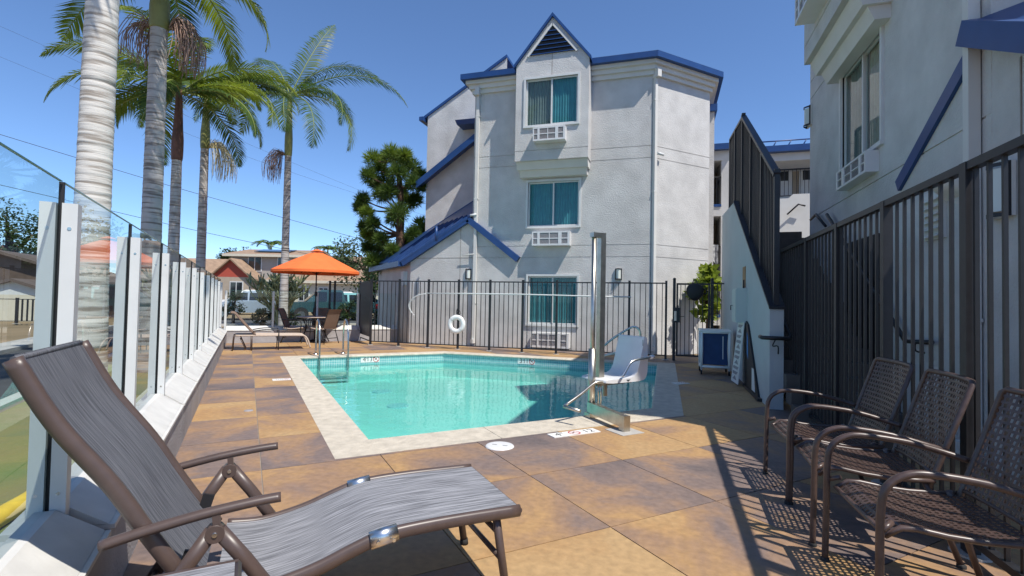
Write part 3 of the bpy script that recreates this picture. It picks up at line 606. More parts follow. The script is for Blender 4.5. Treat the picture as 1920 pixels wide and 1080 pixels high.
# ================================================================ LOUNGERS
def lounger_near():
    Yc = 2.25; t = thing('sun_lounger', 'grey sling sun lounger with brown frame and raised back beside the glass fence', 'sun lounger', W(.3, Yc), R45+radians(-2), local=True)
    def b(n, m, mb, par=None): return mb.build(n, m, par or t, (0, 0, 0))
    hw = .295
    seat = smooth([(-.36, 0, .285), (-.22, 0, .275), (-.05, 0, .305), (.10, 0, .355), (.22, 0, .385), (.45, 0, .392), (.79, 0, .385)], 5)
    back = smooth([(-.40, 0, .30), (-.47, 0, .40), (-.55, 0, .53), (-.65, 0, .70), (-.79, 0, .90), (-.895, 0, 1.10)], 5)
    for path, nm in ((seat, 'seat_sling'), (back, 'back_sling')):
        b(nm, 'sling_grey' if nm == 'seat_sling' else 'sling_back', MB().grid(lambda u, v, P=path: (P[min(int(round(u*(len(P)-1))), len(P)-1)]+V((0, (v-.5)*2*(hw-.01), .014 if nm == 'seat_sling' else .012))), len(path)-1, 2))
        for s in (-1, 1): b('side_rail', 'brown_paint', MB().tube([p+V((0, s*hw, 0)) for p in path], .0175, 10, squash=1.5))
        bm_ = bpy.data.objects[-1] if False else None
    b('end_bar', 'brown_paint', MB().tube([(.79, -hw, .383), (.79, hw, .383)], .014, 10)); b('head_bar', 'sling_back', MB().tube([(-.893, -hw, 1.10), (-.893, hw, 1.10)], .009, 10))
    for s in (-1, 1):
        b('hinge_clip', 'chrome', MB().tube([(.15, s*hw, .374), (.255, s*hw, .390)], .0275, 12, squash=1.25)); 
        for x in (.175, .235): b('rivet', 'steel', MB().tube([(x, s*(hw+.03), .375), (x, s*(hw+.036), .375)], .007, 8))
        y = s*(hw+.035)
        b('armrest', 'brown_paint', MB().tube(smooth([(-.665, y, .528), (-.55, y, .553), (-.40, y, .580), (-.25, y, .597), (-.165, y, .602)], 4), .0195, 12, squash=.85))
        b('armrest_hanger', 'brown_paint', MB().beam((-.36, y, .585), (-.355, y, .53), .03, .022))
        k = b('arm_pivot', 'brown_paint', MB().tube([(-.36, y-.022, .515), (-.36, y+.022, .515)], .029, 14)); b('bolt', 'steel', MB().tube([(-.36, y-.027, .515), (-.36, y+.027, .515)], .008, 8), k)
        b('leg', 'brown_paint', MB().tube([(-.37, y, .52), (-.45, y, .40), (-.68, y, .02)], .0215, 12, squash=1.15)); b('leg', 'brown_paint', MB().tube([(-.35, y, .52), (-.27, y, .41), (-.02, y, .03)], .0215, 12, squash=1.15))
        b('recline_bracket', 'black', MB().beam((-.43, s*(hw-.03), .44), (-.50, s*(hw-.03), .20), .012, .045))
        b('leg', 'brown_paint', MB().tube([(.69, s*(hw-.03), .375), (.75, s*(hw-.03), .012)], .018, 10))
        b('foot_cap', 'rubber', MB().tube([(.748, s*(hw-.03), .03), (.752, s*(hw-.03), .0)], .021, 10)); b('foot_cap', 'rubber', MB().tube([(-.03, y, .05), (.0, y, .0)], .025, 10)); b('foot_cap', 'rubber', MB().tube([(-.67, y, .04), (-.695, y, .0)], .025, 10))
    b('cross_bar', 'brown_paint', MB().tube([(.725, -hw+.03, .17), (.725, hw-.03, .17)], .012, 8)); b('cross_bar', 'brown_paint', MB().tube([(.705, -hw+.03, .29), (.705, hw-.03, .29)], .012, 8)); b('cross_bar', 'brown_paint', MB().tube([(-.62, -hw-.03, .12), (-.62, hw+.03, .12)], .014, 8)); b('cross_bar', 'brown_paint', MB().tube([(-.06, -hw-.03, .09), (-.06, hw+.03, .09)], .014, 8))
    return t
lounger_near()
# sling-topped footstool at the bottom of the picture
t = thing('footstool', 'low footstool with grey sling top beside the grey lounger', 'footstool', W(-.22, 1.545), R45, local=True)
def b(n, m, mb): return mb.build(n, m, t, (0, 0, 0))
b('sling_top', 'sling_grey', MB().grid(lambda u, v: (-.21+.42*u, -.22+.44*v, .484-.015*sin(u*pi)*sin(v*pi)), 8, 8))
for s in (-1, 1):
    b('side_rail', 'brown_paint', MB().tube([(-.22, s*.225, .47), (.22, s*.225, .47)], .016, 10)); b('end_rail', 'brown_paint', MB().tube([(s*.215, -.225, .47), (s*.215, .225, .47)], .014, 10))
    for q in (-1, 1): b('leg', 'brown_paint', MB().tube([(s*.19, q*.2, .47), (s*.22, q*.22, .0)], .015, 10))
def lounger_far():
    t = thing('sun_lounger', 'tan chaise lounger with raised back in front of the far glass fence', 'sun lounger', W(.5, 13.75), R45, local=True)
    def b(n, m, mb): return mb.build(n, m, t, (0, 0, 0))
    hw = .33; seat = smooth([(-.72, 0, .36), (-.3, 0, .355), (.3, 0, .35), (.70, 0, .345), (.80, 0, .32), (.87, 0, .22), (.93, 0, .03)], 4); back = smooth([(-.30, 0, .37), (-.45, 0, .52), (-.68, 0, .80), (-.76, 0, .885), (-.84, 0, .90)], 4)
    b('seat_sling', 'cushion', MB().grid(lambda u, v: (seat[int(u*18)]+V((0, (v-.5)*2*hw, .008))), 18, 1)); b('back_sling', 'sling_brown', MB().grid(lambda u, v: (back[int(u*(len(back)-1))]+V((0, (v-.5)*2*hw, .008))), len(back)-1, 1))
    for s in (-1, 1):
        b('side_rail', 'cushion', MB().tube([p+V((0, s*hw, 0)) for p in seat], .019, 8)); b('back_rail', 'sling_brown', MB().tube([p+V((0, s*hw, 0)) for p in back], .019, 8))
        b('leg', 'brown_paint', MB().tube([(-.72, s*hw, .36), (-.76, s*hw, .34), (-.78, s*hw, .0)], .015, 8)); b('leg', 'brown_paint', MB().tube([(-.38, s*hw, .35), (-.38, s*hw, .0)], .02, 8)); b('leg', 'brown_paint', MB().tube([(-.5, s*(hw-.05), .02), (-.62, s*(hw-.05), .3)], .014, 8))
        b('arm', 'iron', MB().tube(smooth([(-.36, s*(hw+.03), .46), (-.1, s*(hw+.03), .50), (.16, s*(hw+.03), .49), (.2, s*(hw+.03), .44), (.2, s*(hw+.03), .0)], 3), .012, 8)); 
    return t
lounger_far()
# ================================================================ UMBRELLA TABLE
u0 = at(592, 560, 14.6); u0.z = 0
t = thing('patio_table', 'round tan topped patio table under the orange umbrella', 'table', u0)
MB().lathe([(0, .735), (.50, .735), (.525, .725), (.525, .715), (.49, .708), (0, .708)], u0, 32).build('table_top', 'table_tan', t)
for k in range(4):
    th = pi/4+k*pi/2; d = V((cos(th), sin(th), 0)); MB().tube(smooth([u0+d*.36+V((0, 0, .71)), u0+d*.24+V((0, 0, .4)), u0+d*.40+V((0, 0, .0))], 4), .016, 8).build('leg', 'iron', t)
MB().lathe([(.24, .30), (.255, .30), (.255, .32), (.24, .32), (.24, .30)], u0, 24).build('ring_brace', 'iron', t)
t = thing('patio_umbrella', 'open orange market umbrella over the patio table', 'umbrella', u0)
MB().lathe([(.0, .07), (.05, .07), (.20, .05), (.22, .0)], u0, 24).build('base', 'iron', t); MB().tube([u0, u0+V((0, 0, 2.62))], .019, 10).build('pole', 'iron', t); MB().lathe([(.02, 1.32), (.04, 1.33), (.045, 1.42), (.02, 1.47)], u0, 12).build('crank', 'iron', t)
NR, RU = 8, 1.26
def canopy(u, v):
    th = u*2*pi+.25; sec = (u*NR) % 1; k = 1-.045*v*sin(sec*pi)**1; r = RU*v*k; z = 2.66-.60*v**1.10-.035*sin(sec*pi)*v*(1-v)*2; return u0+V((r*cos(th), r*sin(th), z))
cn = MB().grid(lambda u, v: canopy(u, .1+.9*v), 64, 10).build('canopy', 'orange', t)
MB().grid(lambda u, v: canopy(u, 1)+V((0, 0, -.07*v)), 64, 1).build('valance', 'orange', cn); MB().grid(lambda u, v: (u0+V(((.19*v)*cos(u*2*pi), (.19*v)*sin(u*2*pi), 2.715-.055*v-.02*v*v))), 32, 3).build('top_vent', 'orange', cn); MB().lathe([(0, .06), (.02, .05), (.025, 0)], u0+V((0, 0, 2.70)), 10).build('finial', 'iron', t)
for k in range(NR): MB().tube([canopy(k/NR, 0.04)-V((0, 0, .03)), canopy(k/NR, .5)-V((0, 0, .025)), canopy(k/NR, .99)-V((0, 0, .02))], .008, 6).build('rib', 'iron', t)
for k in range(NR): MB().tube([u0+V((0, 0, 1.95)), canopy(k/NR, .5)-V((0, 0, .03))], .006, 5).build('strut', 'iron', t)
def sling_chair(label, loc, rz):
    t = thing('patio_chair', label, 'patio chair', loc, rz, 'chairs at the umbrella table', local=True)
    def b(n, m, mb): return mb.build(n, m, t, (0, 0, 0))
    bk = smooth([(-.10, 0, .42), (-.17, 0, .60), (-.26, 0, .86), (-.33, 0, .97)], 4); se = smooth([(-.14, 0, .42), (.1, 0, .40), (.33, 0, .43), (.38, 0, .42)], 4)
    b('back_sling', 'sling_brown', MB().grid(lambda u, v: bk[int(u*12)]+V((0, (v-.5)*.48, 0)), 12, 1)); b('seat_sling', 'sling_brown', MB().grid(lambda u, v: se[int(u*12)]+V((0, (v-.5)*.48, 0)), 12, 1))
    for s in (-1, 1):
        b('back_rail', 'iron', MB().tube([p+V((0, s*.25, 0)) for p in bk], .014, 8)); b('seat_rail', 'cushion', MB().tube([p+V((0, s*.25, 0)) for p in se], .014, 8))
        b('arm', 'iron', MB().tube(smooth([(-.19, s*.27, .64), (.1, s*.28, .66), (.28, s*.28, .64), (.34, s*.28, .55), (.33, s*.28, .3), (.36, s*.28, 0)], 4), .013, 8)); b('leg', 'iron', MB().tube([(-.05, s*.26, .42), (-.2, s*.27, 0)], .013, 8))
    b('stretcher', 'iron', MB().tube([(-.15, -.26, .15), (-.15, .26, .15)], .010, 8))
    return t
RX, RY = W(1, 0), W(0, 1)
vr = V((cos(YAW), -sin(YAW), 0)); vf = V((sin(YAW), cos(YAW), 0))     # to the right of the picture / away
for (dx, dy, face), lab in (((-.55, -.30, .12), 'brown sling patio chair beside the lounger, back to the glass fence'), ((.50, -.42, 2.70), 'brown sling patio chair beside the dense iron fence return'), ((-.12, .72, -1.35), 'brown sling patio chair on the far side of the umbrella table')):
    sling_chair(lab, u0+vr*dx+vf*dy, face+atan2(vr.y, vr.x))
# ================================================================ STAIR BESIDE THE RIGHT BUILDING
BS0, BS1, BW = 1.27, 1.43, 2.52
t = thing('stairway', 'outdoor stairway with white stucco side wall and tall dark railing', 'stairway', (BS0, 7.0, 0))
prof = [(7.02, -.03), (12.7, -.03), (12.7, 3.42), (10.62, 3.32), (7.02, 1.26)]
MB().extrude([(BS0, a, z) for a, z in prof], (BS1-BS0, 0, 0)).build('side_wall', 'stucco_stair', t)
MB().hexa([(BS0-.012, 7.0, 1.262), (BS1+.012, 7.0, 1.262), (BS1+.012, 10.62, 3.322), (BS0-.012, 10.62, 3.322), (BS0-.012, 7.0, 1.295), (BS1+.012, 7.0, 1.295), (BS1+.012, 10.62, 3.355), (BS0-.012, 10.62, 3.355)]).build('wall_cap', 'iron2', t)
for k in range(18):
    a = 6.35+.265*k; MB().box(BS1+.003, BW-.003, a, a+.285, -.02 if k == 0 else .153*k-.03, .153*(k+1)).build('step', 'step', t)
MB().box(BS1+.003, BW-.003, 6.35+.265*18, 12.7, 2.62, 2.76).build('landing', 'step', t)
br = (BS0+BS1)/2
def top(a): return 2.86+(a-6.62)*.575 if a < 10.1 else 4.86
tr = [(br, 7.04, 2.98), (br, 10.0, 4.80), (br, 11.9, 4.98)]
MB().beam(tr[0], tr[1], .09, .05).build('top_rail', 'iron2', t); MB().beam(tr[1], tr[2], .05, .05).build('top_rail', 'iron2', t)
def zt(a): return 2.98+(a-7.04)*(1.82/2.96) if a < 10 else 4.80+(a-10)*.095
def zb(a): return 1.26+(a-7.02)*.572 if a < 10.62 else 3.34
for a in (7.07, 8.05, 9.02, 10.0, 11.0, 11.9): MB().box(br-.032, br+.032, a-.032, a+.032, zb(a), zt(a)+(.06 if a in (7.07, 10.0) else 0)).build('rail_post', 'iron2', t)
a = 7.19
while a < 11.85:
    if all(abs(a-x) > .06 for x in (7.07, 8.05, 9.02, 10.0, 11.0, 11.9)): MB().box(br-.011, br+.011, a-.011, a+.011, zb(a), zt(a)-.02).build('picket', 'iron', t)
    a += .11
# handrails: along the wall of the building and along the stair wall
hr = [onB(x, y, BW-.08) for x, y in ((1747, 642), (1698, 640), (1644, 553))]; e = hr[2]+(hr[2]-hr[1])*2.6
MB().tube([hr[0], hr[1], hr[2], e], .024, 10).build('handrail', 'iron', t)
for p in (hr[0].lerp(hr[1], .6), hr[2]): MB().tube(smooth([p, p+V((0, 0, -.09)), p+V((.08, 0, -.11))], 3), .009, 6).build('handrail_bracket', 'iron', t)
hl = [(BS1+.07, 7.4, 1.12), (BS1+.07, 7.0, .93), (BS1+.05, 6.93, .90), (BS0-.03, 6.93, .90), (BS0-.09, 6.98, .90), (BS0-.10, 7.08, .905)]
MB().tube(hl, .026, 10).build('handrail', 'iron', t); MB().tube(smooth([(BS0+.05, 6.94, .88), (BS0+.02, 6.94, .80), (BS0+.08, 6.95, .80), (BS0+.09, 6.98, .70)], 4), .008, 6).build('handrail_bracket', 'iron', t)
up = [onB(x, y, BW-.07) for x, y in ((1520, 412), (1530, 402), (1548, 424))]; MB().tube(up, .022, 8).build('handrail', 'iron', t)
# ---------------------------------------------------------------- meter box, notice, boards on the stair wall
p0, p1 = onB(1362, 557, BS0), onB(1395, 600, BS0)
t = thing('meter_box', 'pale grey electrical box mounted on the white stair wall', 'electrical box', (BS0-.1, p1.y, p1.z)); d = .16
MB().box(BS0-d, BS0+.002, 8.85, 9.35, 1.02, 1.58).build('cabinet', 'meter_grey', t); MB().box(BS0-d-.012, BS0-d-.001, 8.87, 9.33, 1.04, 1.56).build('door', 'meter_grey', t); MB().tube([(BS0-d-.013, 9.25, 1.3), (BS0-d-.04, 9.25, 1.3), (BS0-d-.04, 9.25, 1.22)], .008, 6).build('latch', 'iron', t)
MB().tube([(BS0-.04, 8.95, 1.58), (BS0-.04, 8.95, 1.72)], .012, 8).build('conduit', 'iron', t)
t = tag(MB().box(BS0-.012, BS0+.001, 9.02, 9.30, 1.60, 1.95).build('wall_notice', 'cardboard', None), 'small tan notice fixed above the electrical box', 'notice'); 
t = thing('pool_rules_board', 'tall white printed pool rules board leaning on the stair wall', 'sign board', (BS0-.1, 8.9, 0))
pb0, pb1 = (BS0-.26, 9.42), (BS0-.05, 8.78)
MB().extrude([(BS0-.17, 9.30, .02), (BS0-.13, 8.80, .02), (BS0-.04, 8.80, 1.03), (BS0-.06, 9.30, 1.03)], (-.012, -.002, .002)).build('board', 'sign_white', t)
random.seed(3); mb = MB()
def onboard(u, v):                                  # u along, v up
    a = V((BS0-.17, 9.30, .02)).lerp(V((BS0-.13, 8.80, .02)), u); c = V((BS0-.06, 9.30, 1.03)).lerp(V((BS0-.04, 8.80, 1.03)), u); return a.lerp(c, v)+V((-.0145, -.004, .004))
for k in range(11):
    v = .05+k*.085
    mb.face([onboard(.10, v), onboard(.10+random.uniform(.5, .8), v), onboard(.88, v+.05), onboard(.12, v+.045)] if k % 3 else [onboard(.2, v), onboard(.8, v), onboard(.5, v+.07)])
mb.build('printed_blocks', 'grille', t)
t = thing('black_board', 'black display board with paper notices at the foot of the stair wall', 'display board', (BS0-.05, 8.3, 0))
MB().extrude([(BS0-.03, 8.80, .01), (BS0-.03, 7.62, .01), (BS0-.03, 8.60, 1.0), (BS0-.03, 8.80, 1.05)], (.027, 0, 0)).build('panel', 'sign_black', t)
MB().extrude([(BS0-.0345, 8.62, .55), (BS0-.0345, 8.50, .47), (BS0-.0345, 8.55, .80), (BS0-.0345, 8.63, .88)], (.003, 0, 0)).build('blue_notice', 'sign_blue', t); MB().extrude([(BS0-.0345, 8.15, .06), (BS0-.0345, 7.86, .06), (BS0-.0345, 7.98, .38), (BS0-.0345, 8.15, .38)], (.003, 0, 0)).build('paper_notice', 'sign_white', t); MB().box(BS0-.06, BS0-.001, 7.5, 8.85, -.002, .04).build('base_strip', 'iron2', t)
# ---------------------------------------------------------------- towel cart
c = gnd(1334, 690); cx, cy = .90, 10.25
t = thing('towel_cart', 'blue fabric hamper cart with white pipe frame on castors', 'cart', (cx, cy, 0))
w_, d_ = .24, .26
for sx in (-1, 1):
    for sy in (-1, 1):
        MB().tube([(cx+sx*w_, cy+sy*d_, .10), (cx+sx*w_, cy+sy*d_, .80)], .024, 10).build('frame_post', 'pvc', t)
        k = MB().tube([(cx+sx*w_-.014, cy+sy*d_, .045), (cx+sx*w_+.014, cy+sy*d_, .045)], .042, 12).build('castor', 'tyre', t); MB().tube([(cx+sx*w_, cy+sy*d_, .05), (cx+sx*w_, cy+sy*d_, .11)], .012, 6).build('castor_stem', 'steel', k)
for z in (.15, .79):
    for s in (-1, 1): MB().tube([(cx-w_, cy+s*d_, z), (cx+w_, cy+s*d_, z)], .024, 10).build('frame_bar', 'pvc', t); MB().tube([(cx+s*w_, cy-d_, z), (cx+s*w_, cy+d_, z)], .024, 10).build('frame_bar', 'pvc', t)
MB().box(cx-w_-.03, cx+w_+.03, cy-d_-.03, cy+d_+.03, .80, .835).build('lid', 'pvc', t)
mb = MB(); mb.grid(lambda u, v: (lambda q, z: (cx+q[0]*(w_-.015-.02*sin(z*pi)), cy+q[1]*(d_-.015-.02*sin(z*pi)), .19+.60*z))([(1, -1), (1, 1), (-1, 1), (-1, -1), (1, -1)][min(int(u*4+.001), 4)], v), 4, 8, False); mb.build('fabric_bag', 'cart_blue', t)
MB().box(cx+.12, cx+.135, cy-d_-.012, cy-d_-.002, .30, .72).build('draw_cord', 'white', t)
# ================================================================ BUILDINGS
def wall(T, mp, u0, u1, z0, z1, m='stucco', holes=(), grooves=(), name='wall', depth=.12):
    us = sorted({u0, u1, *[h[0] for h in holes], *[h[1] for h in holes]}); gs = [(g-.009, g+.009) for g in grooves if z0 < g < z1]
    zs = sorted({z0, z1, *[h[2] for h in holes], *[h[3] for h in holes], *[x for g in gs for x in g]}); mb = MB()
    ing = lambda z: any(a < z < b_ for a, b_ in gs)
    inh = lambda u, z: any(h[0] < u < h[1] and h[2] < z < h[3] for h in holes)
    for i in range(len(us)-1):
        for j in range(len(zs)-1):
            um, zm = (us[i]+us[i+1])/2, (zs[j]+zs[j+1])/2
            if inh(um, zm): continue
            v = -.014 if ing(zm) else 0; a, b_, c, d = us[i], us[i+1], zs[j], zs[j+1]
            mb.face([mp(a, v, c), mp(b_, v, c), mp(b_, v, d), mp(a, v, d)])
            if v: mb.face([mp(a, 0, c), mp(b_, 0, c), mp(b_, v, c), mp(a, v, c)]); mb.face([mp(a, v, d), mp(b_, v, d), mp(b_, 0, d), mp(a, 0, d)])
    for h in holes:
        a, b_, c, d = h[:4]
        mb.face([mp(a, 0, c), mp(b_, 0, c), mp(b_, -depth, c), mp(a, -depth, c)]); mb.face([mp(a, 0, d), mp(b_, 0, d), mp(b_, -depth, d), mp(a, -depth, d)])
        mb.face([mp(a, 0, c), mp(a, 0, d), mp(a, -depth, d), mp(a, -depth, c)]); mb.face([mp(b_, 0, c), mp(b_, 0, d), mp(b_, -depth, d), mp(b_, -depth, c)])
    return mb.build(name, m, T)
def hx(mp, u0, u1, v0, v1, z0, z1): return [mp(u0, v0, z0), mp(u1, v0, z0), mp(u1, v1, z0), mp(u0, v1, z0), mp(u0, v0, z1), mp(u1, v0, z1), mp(u1, v1, z1), mp(u0, v1, z1)]
def window(T, mp, u0, u1, z0, z1, dark=('curtain_grey', 'curtain_teal'), flip=False):
    """the hole is u0..u1 x z0..z1"""
    c = .055; um = (u0+u1)/2; mb = MB()
    for a in ((u0-c, u1+c, -.02, .035, z1, z1+c), (u0-c, u1+c, -.02, .045, z0-c, z0), (u0-c, u0, -.02, .035, z0, z1), (u1, u1+c, -.02, .035, z0, z1)): mb.hexa(hx(mp, *a))
    w = mb.build('window', 'white', T)
    mb = MB(); s = .04
    for (a, b_), v in (((u0, um+.02), -.045), ((um-.02, u1), -.02)):
        for q in ((a, b_, v-.03, v, z1-s, z1), (a, b_, v-.03, v, z0, z0+s), (a, a+s, v-.03, v, z0+s, z1-s), (b_-s, b_, v-.03, v, z0+s, z1-s)): mb.hexa(hx(mp, *q))
    mb.build('sash', 'white', w)
    for (a, b_), v in (((u0+s, um-.02), -.06), ((um+.02, u1-s), -.035)):
        mb = MB(); mb.face([mp(a, v, z0+s), mp(b_, v, z0+s), mp(b_, v, z1-s), mp(a, v, z1-s)]); mb.build('pane', 'pane', w)
    for k, (a, b_) in enumerate(((u0, um), (um, u1))):
        mb = MB(); n = 56; i0 = len(mb.v)
        mb.grid(lambda u, v: mp(a+(b_-a)*u, -.105+.012*sin(u*62+k)+.006*sin(u*17), z0+(z1-z0)*v), n, 1); mb.build('curtain', dark[k], w)
    return w
def ac_unit(T, mp, u0, u1, z0, z1, d=.26):
    mb = MB(); mb.hexa(hx(mp, u0, u1, -.02, d-.03, z0, z1)); a = mb.build('air_conditioner', 'plastic_white', T)
    W_ = u1-u0; H_ = z1-z0; mb = MB()
    cols = [(0, .035), (.145, .21), (.455, .475), (.70, .79), (.945, 1)]
    for x0, x1 in cols: mb.hexa(hx(mp, u0+W_*x0, u0+W_*x1, d-.03, d, z0, z1))
    for zz0, zz1 in ((0, .12), (.47, .53), (.9, 1)):
        for i in range(4): mb.hexa(hx(mp, u0+W_*cols[i][1], u0+W_*cols[i+1][0], d-.03, d-.002, z0+H_*zz0, z0+H_*zz1))
    mb.build('grille_frame', 'plastic_white', a)
    for i in range(4):
        for zz0, zz1 in ((.12, .47), (.53, .9)):
            mb = MB(); n = 5
            for k in range(n):
                z = z0+H_*(zz0+(zz1-zz0)*k/n); mb.hexa(hx(mp, u0+W_*cols[i][1], u0+W_*cols[i+1][0], d-.028, d-.012, z, z+H_*(zz1-zz0)/n*.55))
            mb.build('louvre', 'grille', a)
    return a
def wall_light(T_name, label, mp, u, z, w=.17, h=.30):
    P = mp(u, 0, z); t = thing('wall_light', label, 'wall light', P)
    mb = MB(); mb.hexa(hx(mp, u-w/2, u+w/2, .001, .03, z-h/2, z+h/2)); mb.build('back_plate', 'trim', t)
    mb = MB(); mb.grid(lambda a, b_: mp(u+(a-.5)*w*.8, .03+.07*sin(a*pi), z-h*.40+h*.80*b_), 10, 1); mb.build('lamp_shade', 'lamp_glass', t)
    mb = MB()
    for zz in (z-h/2, z+h/2-.03): mb.grid(lambda a, b_: mp(u+(a-.5)*w*.92, .03+.085*sin(a*pi), zz+.03*b_), 10, 1)
    for s in (-1, 1): mb.hexa(hx(mp, u+s*w*.46-.009, u+s*w*.46+.009, .02, .05, z-h/2, z+h/2))
    mb.build('lamp_frame', 'iron2', t); return t
def security_camera(label, mp, u, z, s=1):
    t = thing('security_camera', label, 'camera', mp(u, 0, z)); MB().hexa(hx(mp, u-.04, u+.04, .001, .03, z-.04, z+.04)).build('mount', 'white', t)
    MB().tube([mp(u, .03, z), mp(u, .07, z+.0)], .02, 8).build('bracket_arm', 'white', t); MB().tube([mp(u-.03*s, .09, z+.02), mp(u+.15*s, .13, z-.01)], .035, 10).build('housing', 'white', t); return t
def downspout(T, mp, u, z0, z1, w=.085, m='trim'):
    mb = MB(); mb.hexa(hx(mp, u-w/2, u+w/2, .012, .012+w, z0, z1)); mb.hexa(hx(mp, u-w*.75, u+w*.75, .01, .2, z1, z1+.22)); d = mb.build('downspout', m, T)
    for z in (1.2, 4.2, 6.6):
        mb = MB(); mb.hexa(hx(mp, u-w*.7, u+w*.7, .0105, .014+w, z, z+.03)); mb.build('strap', m, d)
    mb = MB(); mb.hexa(hx(mp, u-w/2, u+w/2, .012, .18, z0-.12, z0)); mb.build('outlet', m, d)
def bay(T, mp, u0, u1, z0, d, wz, acz, peak_dz=1.22, ze=7.72):
    """bay window with gable roof; d = how far it stands out"""
    um = (u0+u1)/2; zp = ze+peak_dz; ww = (u1-u0); wn = (um-.71, um+.71, wz[0], wz[1]); f = lambda u, v, z: mp(u, v+d, z)
    bw = wall(T, f, u0, u1, z0, ze, 'stucco', [wn], [z0+.27], 'bay_wall')
    mb = MB(); mb.face([f(u0, 0, ze), f(u1, 0, ze), f(um, 0, zp)])
    for u in (u0, u1): mb.face([mp(u, 0, z0), mp(u, d, z0), mp(u, d, ze), mp(u, 0, ze)])
    mb.face([mp(u0, 0, z0), mp(u1, 0, z0), mp(u1, d, z0), mp(u0, d, z0)]); mb.build('bay_side', 'stucco', bw)
    mb = MB(); mb.hexa(hx(f, um-.008, um+.008, -.004, .002, wz[1]+.07, zp-.62)); mb.build('control_joint', 'grout', bw)
    window(T, f, *wn); ac_unit(T, f, um-.43, um+.43, acz[0], acz[1])
    for k, (dd, zz) in enumerate(((.66, .20), (.36, .17))):
        mb = MB(); q = z0-sum(x[1] for x in ((.66, .20), (.36, .17))[:k]); mb.hexa([mp(u0+.02+.05*k, 0, q-zz), mp(u1-.02-.05*k, 0, q-zz), mp(u1-.02-.05*k, d*dd, q-zz), mp(u0+.02+.05*k, d*dd, q-zz), mp(u0+.02+.05*k, 0, q-.001), mp(u1-.02-.05*k, 0, q-.001), mp(u1-.02-.05*k, d*(dd+.16), q-.001), mp(u0+.02+.05*k, d*(dd+.16), q-.001)]); mb.build('corbel', 'trim', bw)
    # roof slabs with blue rake, running back into the main roof
    for s, (ua, ub) in ((-1, (u0-.06, um)), (1, (u1+.06, um))):
        sl_ = peak_dz/(ww/2); za = ze-.06*sl_; mb = MB(); back = -3.2
        mb.hexa([mp(ua, d+.07, za), mp(ub, d+.07, zp), mp(ub, back, zp), mp(ua, back, za), mp(ua, d+.07, za+.09), mp(ub, d+.07, zp+.10), mp(ub, back, zp+.10), mp(ua, back, za+.09)]); mb.build('bay_roof', 'blue', T)
    # gable vent
    g = .62; hv = g*peak_dz/(ww/2); zb_ = zp-.22-hv; mb = MB(); mb.face([f(um-g, .004, zb_), f(um+g, .004, zb_), f(um, .004, zb_+hv)]); v_ = mb.build('gable_vent', 'black', T)
    for k in range(6):
        z = zb_+hv*(k+.1)/6.4; hw = g*(1-(z-zb_)/hv)*.98; mb = MB(); mb.hexa([f(um-hw, .006, z), f(um+hw, .006, z), f(um+hw, .05, z-.02), f(um-hw, .05, z-.02), f(um-hw, .006, z+.02), f(um+hw, .006, z+.02), f(um+hw, .05, z), f(um-hw, .05, z)]); mb.build('vent_slat', 'blue', v_)
    for a, b_ in (((um-g-.05, zb_-.03), (um, zb_+hv+.03)), ((um+g+.05, zb_-.03), (um, zb_+hv+.03))):
        MB().beam(f(a[0], .015, a[1]), f(b_[0], .015, b_[1]), .05, .05).build('vent_trim', 'trim', v_)
def eave(T, pts, z, out=.34, closed=False):
    """blue gutter on stepped cream cornice following wall corners pts (plan), outward on the right-hand side of travel"""
    P = [V((p[0], p[1], 0)) for p in pts]; n = len(P); dirs = [(P[i+1]-P[i]).normalized() for i in range(n-1)]; nr = [V((d.y, -d.x, 0)) for d in dirs]
    def off(dist):
        o = []
        for i in range(n):
            if i == 0: o.append(P[0]+nr[0]*dist)
            elif i == n-1: o.append(P[-1]+nr[-1]*dist)
            else: b_ = (nr[i-1]+nr[i]).normalized(); o.append(P[i]+b_*(dist/b_.dot(nr[i])))
        return o
    for name, m, d0, d1, za, zb_ in (('cornice', 'trim', -.02, .07, z-.34, z-.22), ('cornice', 'trim', -.02, .14, z-.22, z-.10), ('cornice', 'trim', -.02, .22, z-.10, z), ('gutter', 'blue', -.02, out, z, z+.15)):
        a, b_ = off(d0), off(d1)
        for i in range(n-1):
            mb = MB(); mb.hexa([(*a[i][:2], za), (*a[i+1][:2], za), (*b_[i+1][:2], za), (*b_[i][:2], za), (*a[i][:2], zb_), (*a[i+1][:2], zb_), (*b_[i+1][:2], zb_), (*b_[i][:2], zb_)]); mb.build(name, m, T)
    return off(out)
# ---------------------------------------------------------------- front building
AF0 = 13.4; CL, CR = -5.35, -.38; FC = 1.52
T = thing('motel_building', 'grey stucco three storey building with blue roof trim behind the iron fence', 'building', (-3, AF0, 0))
mpf = lambda u, v, z: V((u, AF0-v, z))
def fz(x, y, a=AF0): return onA(x, y, a).z
def fb(x, y, a=AF0): return onA(x, y, a).x
w1 = (fb(990, 560), fb(1082, 560), fz(1035, 608), fz(1035, 518)); w2 = (fb(990, 380), fb(1086, 380), fz(1037, 424), fz(1037, 340))
g_ = (fz(1217, 481), fz(1217, 458), fz(1220, 295), fz(1220, 272.5)); EV = 7.62
wall(T, mpf, CL, CR, -.05, EV, 'stucco', [w1, w2], g_)
window(T, mpf, *w1, dark=('curtain_teal', 'curtain_teal')); window(T, mpf, *w2, dark=('curtain_teal', 'curtain_teal'))
uc = (w2[0]+w2[1])/2; ac_unit(T, mpf, uc-.52, uc+.52, fz(1033, 462), fz(1033, 436)); uc1 = (w1[0]+w1[1])/2; ac_unit(T, mpf, uc1-.52, uc1+.52, .06, .46)
mpr = lambda u, v, z: V((CR+u*S+v*S, AF0+u*S-v*S, z))
wall(T, mpr, 0, FC*sqrt(2), -.05, EV, 'stucco', [], g_)
